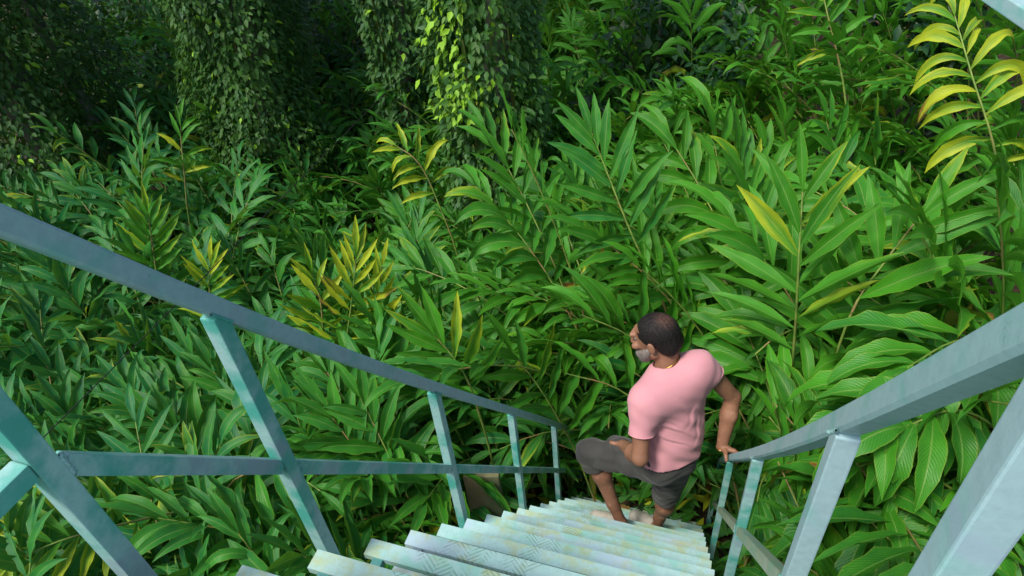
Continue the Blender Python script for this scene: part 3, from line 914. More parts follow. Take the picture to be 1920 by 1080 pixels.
# shorts
def crease(X):
    return 0.0035 * np.sin(46 * X[..., 0] + 30 * X[..., 2] + 3 * np.sin(13 * X[..., 1])) + 0.0025 * np.sin(80 * X[..., 2] - 22 * X[..., 0] + 2 * np.sin(30 * X[..., 1]))


T_ = Field(vec(-0.78, 2.0, -3.92), vec(0.20, 2.75, -2.95), 0.0045)
T_.cap(J['pelvis'] - TX * 0.035, J['pelvis'] + TX * 0.04, 0.126, 0.126, 0.05, squash=(TF, 0.88), disp=crease)
T_.apply(lambda X, F: np.maximum(F, (X - (J['pelvis'] + TU * 0.06)) @ TU))
K = J['kneeL']; H = J['hipL']; A = J['ankL']
T_.cap(H, K, 0.106, 0.078, 0.05, disp=crease)
T_.cap(K, K + (A - K) * 0.20, 0.082, 0.074, 0.03, flat=True, disp=crease)
pk = H + (K - H) * 0.62 + unit(np.cross(K - H, vec(0, 0, 1))) * (0.072 if np.cross(K - H, vec(0, 0, 1))[1] < 0 else -0.072)
T_.cap(pk - (K - H) * 0.12, pk + (K - H) * 0.13, 0.034, 0.034, 0.010, disp=crease)     # cargo pocket
T_.cap(WL + lf * 0.045 - vec(0, 0, 0.02), WL + lf * 0.12 - vec(0, 0, 0.03), 0.050, 0.046, 0.05, disp=crease)     # cloth over the pocketed hand
K = J['kneeR']; H = J['hipR']; A = J['ankR']
T_.cap(H, K, 0.106, 0.080, 0.05, disp=crease)
T_.cap(K, K + (A - K) * 0.09, 0.080, 0.076, 0.02, flat=True, disp=crease)
T_.mesh("shorts", M_SHORTS, man)

# hair, beard
Hh = Field(HC - 0.17, HC + 0.17, 0.0035)
strand = lambda X: 0.0009 * np.sin(260 * (X @ hl) + 5 * np.sin(40 * (X @ hf))) + 0.0006 * np.sin(330 * (X @ hf) + 4 * np.sin(60 * (X @ hu)))
Hh.ell(hp(-0.020, 0, 0.020), (0.114, 0.093, 0.106), HM, 0.01, disp=strand)
Hh.cap(hp(-0.070, -0.03, -0.045), hp(-0.070, 0.03, -0.045), 0.038, 0.038, 0.05, disp=strand)


def hairline(X, F):
    f_ = (X - HC) @ hf / 1.17; l_ = (X - HC) @ hl / 1.17; u_ = (X - HC) @ hu / 1.17
    front = f_ - (0.056 + 0.30 * np.clip(u_ - 0.05, -0.2, 0.2) - 0.10 * np.abs(l_) * 4 * (u_ > 0.05))
    side = np.where(f_ > -0.006, (0.016 - u_) + (f_ - 0.03) * 0.5, -1)            # clear of the face and ear
    side = np.where((f_ <= -0.012) & (f_ > -0.03), (-0.015 - u_), side)
    low = (-0.085 - u_)
    return np.maximum(np.maximum(F, front), np.maximum(side, low))


Hh.apply(hairline)
Hh.mesh("hair", M_HAIR, man)
Bd = Field(HC - 0.17, HC + 0.17, 0.0035)
for q in (-1, 1): Bd.cap(hp(0.022, q * 0.061, -0.042), hp(0.055, q * 0.040, -0.088), 0.017, 0.026, 0.02, disp=strand)
Bd.cap(hp(0.074, -0.022, -0.096), hp(0.074, 0.022, -0.096), 0.036, 0.036, 0.02, disp=strand)
for q in (-1, 1): Bd.cap(hp(0.040, q * 0.046, -0.060), hp(0.082, q * 0.030, -0.070), 0.026, 0.028, 0.02, disp=strand)
Bd.cap(hp(0.100, -0.024, -0.050), hp(0.100, 0.024, -0.050), 0.010, 0.010, 0.005, disp=strand)
Bd.mesh("beard", M_BEARD, man)
for q in (-1, 1):
    bm = bmesh.new(); bmesh.ops.create_uvsphere(bm, u_segments=12, v_segments=8, radius=0.0120, matrix=Matrix.Translation(Vector(hp(0.078, q * 0.032, 0.008))))
    bm_obj("eye", bm, M_EYE, man, True)

# clogs
for s_, zt in (('L', ZL), ('R', ZR)):
    A = J['ank' + s_]; fw = J['toe' + s_] - A; fw[2] = 0; fw = unit(fw); sd_ = np.cross(vec(0, 0, 1), fw)
    G = Field(vec(A[0] - 0.32, A[1] - 0.22, zt - 0.02), vec(A[0] + 0.2, A[1] + 0.26, zt + 0.14), 0.0035)
    base = vec(A[0], A[1], zt)
    G.cap(base - fw * 0.045 + vec(0, 0, 0.036), base + fw * 0.10 + vec(0, 0, 0.040), 0.044, 0.056, 0.02)
    G.cap(base + fw * 0.06 + vec(0, 0, 0.040), base + fw * 0.165 + vec(0, 0, 0.034), 0.054, 0.048, 0.03)
    G.apply(lambda X, F: np.maximum(F, (zt + 0.002) - X[..., 2]))
    oc = A + vec(0, 0, 0.025)
    G.ell(oc - fw * 0.005, (0.052, 0.044, 0.050), np.array([fw, sd_, vec(0, 0, 1)]), 0.008, sub=True)
    sh = G.mesh("clog", M_SHOE, man)
    an = np.linspace(-1.75, 1.75, 26)
    for o_ in (0.0, 0.014):
        st = base + fw * (0.012 + o_) + sd_ * 0 + (np.sin(an)[:, None] * sd_ * 0.049) + vec(0, 0, 1) * (0.040 + 0.042 * np.cos(an))[:, None] - fw * (0.02 * np.abs(np.sin(an)))[:, None]
        st[:, 2] = np.maximum(st[:, 2], zt + 0.008)
        V, q = tube_arrays(st, 0.0055, 6)
        mesh_np("strap", V, q, M_STRAP, sh)

# ------------------------------------------------------------------ cardamom field
def to_px(p):
    q = R_.T @ np.array(p, float)
    if -q[2] < 0.05: return None
    return 960 + 1250 * q[0] / -q[2], 540 - 1250 * q[1] / -q[2], -q[2]


def gz_(x, y): return float(ground_z(x, y))


def canopy_h(x, y):
    """how tall the cardamom stands"""
    h = 2.55 + 0.25 * math.sin(x * 1.3 + y * 0.7) + (0.15 if x > 0.3 else 0.0)
    if x > -0.9 and y < 5: h += 0.30 - 0.45 * max(0, y - 3.8)
    if -4.5 < x < -0.9 and y > 3: h -= 0.30
    if -3.6 < x < -0.4 and 3.8 < y < 6.4: h -= 0.75
    if x > 0.3 and y < 3.4: h += 0.15
    if x > -0.4 and y > 3.4: h -= 0.35
    if 0.3 < x < 1.9 and y < 2.6: h -= 0.75
    return h


CL = []
tries = 0
cand = []
yy_ = 0.0
row = 0
while yy_ < 13.5:
    step = 0.60 if yy_ < 5 else 0.78
    xx_ = -12.5 + (row % 2) * step / 2
    while xx_ < 7.0:
        x = xx_ + rng.uniform(-0.2, 0.2); y = yy_ + rng.uniform(-0.2, 0.2)
        xx_ += step if y < 6 else step * 1.05
        if -1.25 < x < 0.62 and y < 3.45: continue
        z = float(ground_z(x, y))
        top = (x, y, z + canopy_h(x, y))
        q = to_px(top)
        if q is None: continue
        mx_ = 260 if q[2] > 3 else 520
        if not (-mx_ < q[0] < 1920 + mx_ and -150 < q[1] < 1080 + 700): continue
        # dark grove in the upper left keeps few plants
        if q[0] < 230 and q[1] < 330: continue
        cand.append((q[2], x, y, z))
    yy_ += step * 0.9
    row += 1
cand.sort()
print("cardamom clumps", len(cand))
ncl = 0
COLLECT = None
for depth, x, y, z in cand:
    rest = ncl >= 262
    if rest and COLLECT is None: COLLECT = []
    h = canopy_h(x, y)
    q = to_px((x, y, z + h))
    near = depth < 4.6
    mid = depth < 7.5
    seg, cross = (10, 5) if near else ((7, 3) if mid else (5, 3))
    ns = 10 if near else (9 if mid else 8)
    root = None if rest else thing("cardamom_plant", (x, y, z), None, "cardamom plant", "cardamom clumps")
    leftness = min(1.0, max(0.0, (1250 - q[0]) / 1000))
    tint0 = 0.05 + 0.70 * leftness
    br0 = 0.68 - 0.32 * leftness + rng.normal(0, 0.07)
    ysel = rng.random()
    yplant = 0.0 if ysel > 0.10 else rng.uniform(0.1, 0.3)
    a0 = rng.uniform(0, 6.28); hv = rng.uniform(0.84, 1.10)
    big = 1.08 if (x > -1.2 and y < 3.6) else (0.90 if y < 4.6 else 0.80)
    made = 0
    for k in range(ns):
        az = a0 + k * 2 * math.pi / ns + rng.normal(0, 0.35)
        # shoots lean downhill (-x) and towards the light behind the camera
        vx, vy = math.cos(az) - 0.75, math.sin(az) - 0.5
        az = math.atan2(vy, vx)
        th0 = rng.uniform(0.03, 0.22); th1 = rng.uniform(0.8, 1.75) if rng.random() < 0.78 else rng.uniform(0.4, 0.8)
        ln = h * rng.uniform(0.90, 1.18) * hv
        P = arch_path((x + 0.1 * math.cos(az), y + 0.1 * math.sin(az), z - 0.03), az, ln, th0, th1)
        nl = int(rng.integers(15, 21)) if near else int(rng.integers(13, 17))
        ll = rng.uniform(0.46, 0.62)
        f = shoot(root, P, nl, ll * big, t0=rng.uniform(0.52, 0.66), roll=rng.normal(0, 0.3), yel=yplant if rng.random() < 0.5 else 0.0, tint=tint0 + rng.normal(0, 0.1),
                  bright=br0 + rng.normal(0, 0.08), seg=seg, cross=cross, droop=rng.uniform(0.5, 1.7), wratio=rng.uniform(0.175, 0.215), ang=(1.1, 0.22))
        made += f is not None
    if rest: continue
    if made == 0:
        bpy.data.objects.remove(root); TOP.pop(); continue
    CL.append((root, depth, q, tint0, br0, hv, yplant))
    ncl += 1
if COLLECT:
    off = 0; VV, QQ, AA, UU = [], [], [], []
    for V, q, A, UV in COLLECT:
        VV.append(V); QQ.append(q + off); AA.append(A); UU.append(UV); off += len(V)
    tk = mesh_np("cardamom_thicket", np.vstack(VV), np.vstack(QQ), M_LEAF, None, {"att": np.vstack(AA), "luv": np.vstack(UU)})
    describe(tk, "farthest dim cardamom thicket along the top edge of the picture", "undergrowth", kind="stuff")
COLLECT = None

# low young plants that close the edge of the clearing round the foot of the stairs
edge = [(-1.35, 1.5), (-1.4, 2.2), (-1.35, 2.9), (-1.15, 3.6), (-0.7, 3.9), (-0.2, 3.9), (0.3, 3.9), (0.75, 3.5), (0.8, 2.9), (0.8, 2.3), (0.85, 1.7), (0.9, 1.1), (-1.4, 0.9),
        (0.1, 4.3), (-0.6, 4.4), (0.65, 4.1), (1.2, 1.4), (1.25, 2.0), (1.2, 0.8), (-0.95, 3.3), (0.55, 3.2), (0.1, 3.4), (-0.4, 3.45), (0.52, 2.9), (0.52, 2.6), (0.55, 2.2), (-0.1, 3.7), (0.62, 1.8)]
for k, (x, y) in enumerate(edge):
    z = gz_(x, y)
    root = thing("cardamom_plant", (x, y, z), None, "cardamom plant", "low young cardamom")
    made = 0
    for j in range(6):
        az = j * 1.05 + rng.normal(0, 0.3)
        P = arch_path((x, y, z - 0.03), az, rng.uniform(1.1, 2.1), rng.uniform(0.05, 0.3), rng.uniform(1.0, 1.9))
        f = shoot(root, P, 16, rng.uniform(0.42, 0.55), t0=0.38, roll=rng.normal(0, 0.3), tint=rng.uniform(0.2, 0.5), bright=rng.uniform(0.35, 0.6), seg=8, cross=5, droop=rng.uniform(0.8, 1.8), wratio=0.19, front_y=2.85, minok=0.35)
        made += f is not None
    if made == 0:
        bpy.data.objects.remove(root); TOP.pop(); continue
    CL.append((root, 4.0, to_px((x, y, z + 1.4)) or (0, 0, 1), 0.3, 0.5, 0.6, 0.0))


# every clump gets words that find it: its look, the landmark it grows at, its row and its place in the row
ORD = ["first", "second", "third", "fourth", "fifth", "sixth", "seventh", "eighth", "ninth", "tenth", "eleventh", "twelfth"] + ["%dth" % k for k in range(13, 60)]


def region_of(px, py):
    rail = 420 + 0.36 * px
    if py < 300: return "below the dark vine columns" if px < 640 else ("around the bright vine" if px < 1120 else "at the upper right")
    if px < 1080:
        if py < rail: return "above the left handrail"
        return "between the left rails" if py < 875 else "under the left mid rail"
    if px < 1480: return "behind the man"
    return "above the right handrail" if py < 1410 - 0.39 * px else "below the right handrail"


groups = {}
for e in CL:
    px, py, d = e[2]
    groups.setdefault(region_of(px, py + 60), []).append(e)
for rg, es in groups.items():
    es.sort(key=lambda e: e[2][2])
    per = 7
    for r0 in range(0, len(es), per):
        rowe = sorted(es[r0:r0 + per], key=lambda e: e[2][0])
        for k, e in enumerate(rowe):
            root, d, q, tn, br, hv_, yp = e
            look = "yellowing" if yp > 0 else ("low young" if e[5] == 0.6 else ("bluish" if tn > 0.5 else ("bright green" if br > 0.62 else "deep green")))
            root["label"] = "%s cardamom clump %s, %s row back, %s from left" % (look, rg, ORD[r0 // per], ORD[k])

# ------------------------------------------------------------------ trees wrapped in pepper vine, and the dark grove behind
def scatter_leaves(name, C, Nn, D, size, mat, parent, seg=4, cross=3, yel=0.0, bright=0.4, tint=0.3, wr=0.62, shape='heart', kind=None, ysel=None, droop=0.5):
    n = len(C)
    rb = np.clip(bright + rng.normal(0, 0.2, n), 0, 1)
    yl = np.clip(rng.normal(yel, 0.06, n), 0, 1) if ysel is None else ysel
    att = np.stack([rb, yl, np.clip(tint + rng.normal(0, 0.12, n), 0, 1)], 1)
    L = size * rng.uniform(0.65, 1.25, n)
    V, q, A, UV, _ = leaf_arrays(C, D, Nn, L, L * wr * rng.uniform(0.85, 1.15, n), np.full(n, droop), 0.30, 0.03, seg, cross, att, shape)
    o = mesh_np(name, V, q, mat, parent, {"att": A, "luv": UV})
    if kind: o["kind"] = kind
    return o


def wob(a, z, s):
    return 0.5 * np.sin(3 * a + 1.7 * z + s) + 0.35 * np.sin(5 * a - 2.9 * z + 2 * s) + 0.3 * np.sin(2 * a + 4.6 * z + 3 * s)


def crown(parent, c, r, n, size=0.24, mat=None, seed=0):
    """leaf clumps spread through an uneven crown, carried on limbs"""
    rs = np.random.default_rng(seed)
    c = np.array(c, float)
    nb = 26
    dirs = rs.normal(size=(nb, 3)); dirs /= np.linalg.norm(dirs, axis=1, keepdims=True)
    bl = c + dirs * np.array(r) * rs.uniform(0.35, 1.0, (nb, 1))
    k = rs.integers(0, nb, n)
    P = bl[k] + rs.normal(size=(n, 3)) * np.array(r) * 0.20
    N = rs.normal(size=(n, 3)) * 0.5 + np.array([0, 0, 1.0]); D = rs.normal(size=(n, 3)); D[:, 2] -= 0.4
    o = scatter_leaves("crown", P, N, D, size, mat or M_TREE, parent, 2, 3, 0.0, 0.4, 0.2, 0.55)
    return o, bl


def tree(x, y, z, r, h, lean, crown_r, label, nleaf=2600, seed=1, group=None, crown_c=None):
    t = thing("vine_tree" if False else "forest_tree", (x, y, z), label, "tree", group)
    s = np.linspace(0, 1, 12)
    P = np.stack([x + lean[0] * s + 0.06 * np.sin(s * 9 + seed), y + lean[1] * s + 0.06 * np.cos(s * 7 + seed), z - 0.1 + h * s], 1)
    V, q = tube_arrays(P, r * (1.25 - 0.6 * s) + 0.15 * r * np.sin(s * 40), 12)
    tk = mesh_np("trunk", V, q, M_BARK, t)
    cc = crown_c or (P[-1][0], P[-1][1], P[-1][2] + crown_r[2] * 0.3)
    o, bl = crown(t, cc, crown_r, nleaf, seed=seed)
    for b in bl[:9]:
        s2 = np.linspace(0, 1, 6)[:, None]
        st = P[-3 + (int(abs(b[0] * 10)) % 3)]
        Q = st + (b - st) * s2 + np.array([0, 0, 0.3]) * np.sin(np.pi * s2)
        V, q = tube_arrays(Q, np.linspace(r * 0.4, r * 0.1, 6), 6)
        mesh_np("limb", V, q, M_BARK, tk)
    return t


def vine(x, y, z0, z1, rad, n, size, label, bright, tint, lean=(0, 0), seed=0.0, bulge=0.0, glow=None, skew=0.0):
    t = thing("climbing_vine", (x, y, z0), label, "climbing vine", None)
    nk = n // 14; ka = rng.uniform(0, 2 * np.pi, nk); ks = rng.uniform(0, 1, nk); kk = rng.integers(0, nk, n)
    cl = rng.random(n) < 0.30
    a = np.where(cl, ka[kk] + rng.normal(0, 0.09 / rad * 0.5, n), rng.uniform(0, 2 * np.pi, n)); s = np.clip(np.where(cl, ks[kk] + rng.normal(0, 0.018, n), rng.uniform(0, 1, n)), 0, 1); z = z0 + (z1 - z0) * s
    r = rad * (1 + 0.26 * wob(a, z, seed) + bulge * np.sin(np.pi * np.clip(s * 1.3, 0, 1))) * (1 - 0.30 * rng.random(n) ** 2)
    r = np.where(rng.random(n) < 0.05, r * 1.15, r) - 0.12 * rad * (rng.random(n) < 0.35)
    C = np.stack([x + lean[0] * s + r * np.cos(a), y + lean[1] * s + r * np.sin(a), z], 1)
    out = np.stack([np.cos(a), np.sin(a), np.zeros(n)], 1)
    N = out + np.array([0, 0, 0.65]) + rng.normal(0, 0.28, (n, 3))
    D = np.array([0, 0, -0.75]) + out * 0.6 + rng.normal(0, 0.5, (n, 3))
    ys = np.clip(rng.normal(0, 0.04, n), 0, 1)
    if glow is not None:
        gx, gz, gr = glow
        # young yellow-green shoots hang in one tress of the vine
        d = np.abs(np.angle(np.exp(1j * (a - gx)))) * rad
        m = (d < gr * (0.5 + 0.5 * np.sin(z * 3.1) ** 2)) & (z > gz) & (rng.random(n) < 0.8)
        ys = np.where(m, rng.uniform(0.22, 0.52, n), ys)
        C[m] += out[m] * 0.10
    ys = np.where(rng.random(n) < 0.02, 0.5, ys)
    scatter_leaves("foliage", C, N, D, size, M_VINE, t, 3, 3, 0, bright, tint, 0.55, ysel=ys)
    # the climbing stems
    for k in range(9):
        zz = np.linspace(z0, z1, 16); aa = k * 0.7 + 0.5 * np.sin(zz * 1.1 + k)
        ss = (zz - z0) / (z1 - z0)
        P = np.stack([x + lean[0] * ss + rad * 0.55 * np.cos(aa), y + lean[1] * ss + rad * 0.55 * np.sin(aa), zz], 1)
        V, q = tube_arrays(P, 0.012, 5)
        mesh_np("stem", V, q, M_STEM, t)
    return t


def gz_(x, y): return float(ground_z(x, y))


T3 = (-2.38, 6.0); T2 = (-5.85, 6.75); T1 = (-8.7, 5.7)
tree(T3[0], T3[1], gz_(*T3), 0.14, 8.0, (0.1, 0.3), (1.3, 1.3, 0.9), "tree hidden under the bright-leaved vine at the top centre", 600, 3)
tree(T2[0], T2[1], gz_(*T2), 0.20, 8.6, (0.0, 0.2), (1.9, 1.9, 1.2), "tree wrapped in the darker round column of vine left of centre", 1100, 4)
tree(T1[0], T1[1], gz_(*T1), 0.22, 9.0, (-0.2, 0.1), (3.6, 3.6, 1.8), "tree inside the broad dark mass of vine at the far left", 3600, 5)
tree(-7.95, 5.9, gz_(-7.95, 5.9), 0.075, 9.0, (-0.15, 0.3), (2.2, 2.2, 1.3), "slim tree with bare pale mossy trunk at upper left", 1800, 6)
vine(T3[0], T3[1], gz_(*T3) + 0.6, 1.2, 0.42, 15000, 0.090, "vine with bright yellow-green tress of young leaves at the top centre", 0.62, 0.15, seed=1.0, glow=(-1.9, -2.75, 0.22), bulge=0.30)
vine(T2[0], T2[1], gz_(*T2) + 0.5, 1.6, 0.74, 33000, 0.085, "dense round column of small dark vine leaves left of centre", 0.60, 0.10, seed=2.2)
vine(T1[0], T1[1], gz_(*T1) + 0.4, 1.8, 1.12, 38000, 0.090, "broad dark mass of vine leaves at the far left edge", 0.45, 0.12, seed=3.9)
vine(-4.15, 7.5, gz_(-4.15, 7.5) + 0.6, 0.6, 0.40, 8000, 0.10, "loose leafy vine between the two vine-clad trees", 0.6, 0.2, seed=5.1)
tree(-4.15, 7.5, gz_(-4.15, 7.5), 0.09, 6.9, (0.0, 0.1), (1.0, 1.0, 0.8), "thin tree carrying the loose vine between the two columns", 350, 9)


def shrub(x, y, r, h, n, label, size=0.11, bright=0.3, tint=0.3, group=None):
    z = gz_(x, y)
    t = thing("shrub", (x, y, z), label, "shrub", group)
    nb = 22
    B = np.stack([rng.normal(0, r * 0.55, nb), rng.normal(0, r * 0.55, nb), rng.uniform(0.15, 1, nb) * h], 1)
    k = rng.integers(0, nb, n)
    P = B[k] + rng.normal(size=(n, 3)) * r * 0.22 + np.array([x, y, z])
    P[:, 2] = np.maximum(P[:, 2], z + 0.05)
    N = rng.normal(0, 0.45, (n, 3)) + np.array([0.1, -0.35, 0.9]); D = rng.normal(0, 0.8, (n, 3)) + np.array([0, 0, -0.5])
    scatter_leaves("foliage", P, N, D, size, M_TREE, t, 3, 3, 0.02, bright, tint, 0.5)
    for j in range(6):
        s = np.linspace(0, 1, 6)[:, None]
        V, q = tube_arrays(np.array([x, y, z]) + (B[j] * s), 0.018, 5)
        mesh_np("stem", V, q, M_BARK, t)
    return t


for k, (x, y, r, h, lb) in enumerate([(-7.6, 8.2, 1.0, 2.4, "dark shrub in deep shade between the far-left vine and the round vine column"),
                                      (-8.9, 9.6, 1.3, 3.0, "tall dark shrub at the back of the grove, upper left"),
                                      (-6.7, 9.9, 1.3, 3.0, "dark shrub behind the round vine column"),
                                      (-10.8, 8.4, 1.3, 3.0, "dark shrub behind the far-left vine mass"),
                                      (-4.6, 10.6, 1.2, 2.8, "shaded shrub behind the gap between the vine columns"),
                                      (-10.0, 4.2, 1.1, 2.2, "low dark shrub in front of the far-left vine mass"),
                                      (1.9, 7.4, 0.8, 2.7, "shaded shrub behind the yellowing shoot at upper right"),
                                      (4.2, 8.6, 1.1, 3.0, "shaded shrub in the top right corner"),
                                      (-0.9, 8.0, 0.8, 2.6, "small-leaved shrub right of the bright vine"),
                                      (-11.6, 10.4, 1.5, 3.0, "dark shrub deep in the grove between the far-left vine and the round column"),
                                      (-9.4, 11.6, 1.4, 3.0, "dark shrub at the top edge above the grove"),
                                      (-2.2, 11.6, 1.4, 2.8, "dark shrub at the top edge right of the bright vine"),
                                      (-0.3, 12.6, 1.4, 2.8, "dark shrub at the top edge, right of centre"),
                                      (-13.0, 7.0, 1.5, 3.2, "dark shrub behind the far-left vine at the picture's left edge")]):
    shrub(x, y, r, h, 3000, lb, size=0.14)

# the woods beyond, one mass
n = 26000
WX = rng.uniform(-24, 16, n); WY = 14.5 + rng.random(n) * 5 + 0.02 * WX ** 2 - np.clip(-WX - 8, 0, 9) * 0.75
WZ = ground_z(WX, WY) + rng.uniform(0.0, 1, n) * (3.6 + 0.9 * np.sin(WX * 0.9))
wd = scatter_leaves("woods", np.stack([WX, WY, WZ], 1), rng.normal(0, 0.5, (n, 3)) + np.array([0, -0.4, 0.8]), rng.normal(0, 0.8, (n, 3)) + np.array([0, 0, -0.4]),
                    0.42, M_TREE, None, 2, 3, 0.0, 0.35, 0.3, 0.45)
describe(wd, "dark undergrowth of the woods behind the plantation", "undergrowth", kind="stuff")

# the thin dark stay wire that runs down from the vine-clad tree to the lower left
w0 = np.array([-2.637, 5.821, -1.976]); w1 = np.array([-2.74, -0.35, -2.25])
s = np.linspace(0, 1, 24)[:, None]
wp_ = w0 + (w1 - w0) * s - np.array([0, 0, 0.02]) * np.sin(np.pi * s)
V, q = tube_arrays(wp_, 0.0028, 5)
wire = mesh_np("stay_wire", V, q, M_WIRE)
describe(wire, "thin dark stay wire slanting down across the leaves from the bright-leaved vine", "wire")


# seedlings and fallen leaves over the soil round the foot of the flight
n = 2600
SX = rng.uniform(-2.2, 1.8, n); SY = rng.uniform(1.2, 4.6, n)
SZ = ground_z(SX, SY) + rng.uniform(0.01, 0.30, n)
keep = ~((SX > -0.9) & (SX < 0.22) & (SY < 2.9) & (SY > 2.0))
P_ = np.stack([SX, SY, SZ], 1)[keep]; n = len(P_)
ylow = np.where(rng.random(n) < 0.25, rng.uniform(0.6, 1.0, n), rng.uniform(0, 0.1, n))
gc = scatter_leaves("ground_cover", P_, rng.normal(0, 0.3, (n, 3)) + np.array([0, -0.2, 1.0]), rng.normal(0, 1, (n, 3)) * np.array([1, 1, 0.35]), 0.24, M_LEAF, None, 5, 3, 0, 0.4, 0.3, 0.24, 'lance', ysel=ylow)
describe(gc, "seedlings and fallen leaves covering the soil round the foot of the steps", "ground cover", kind="stuff")
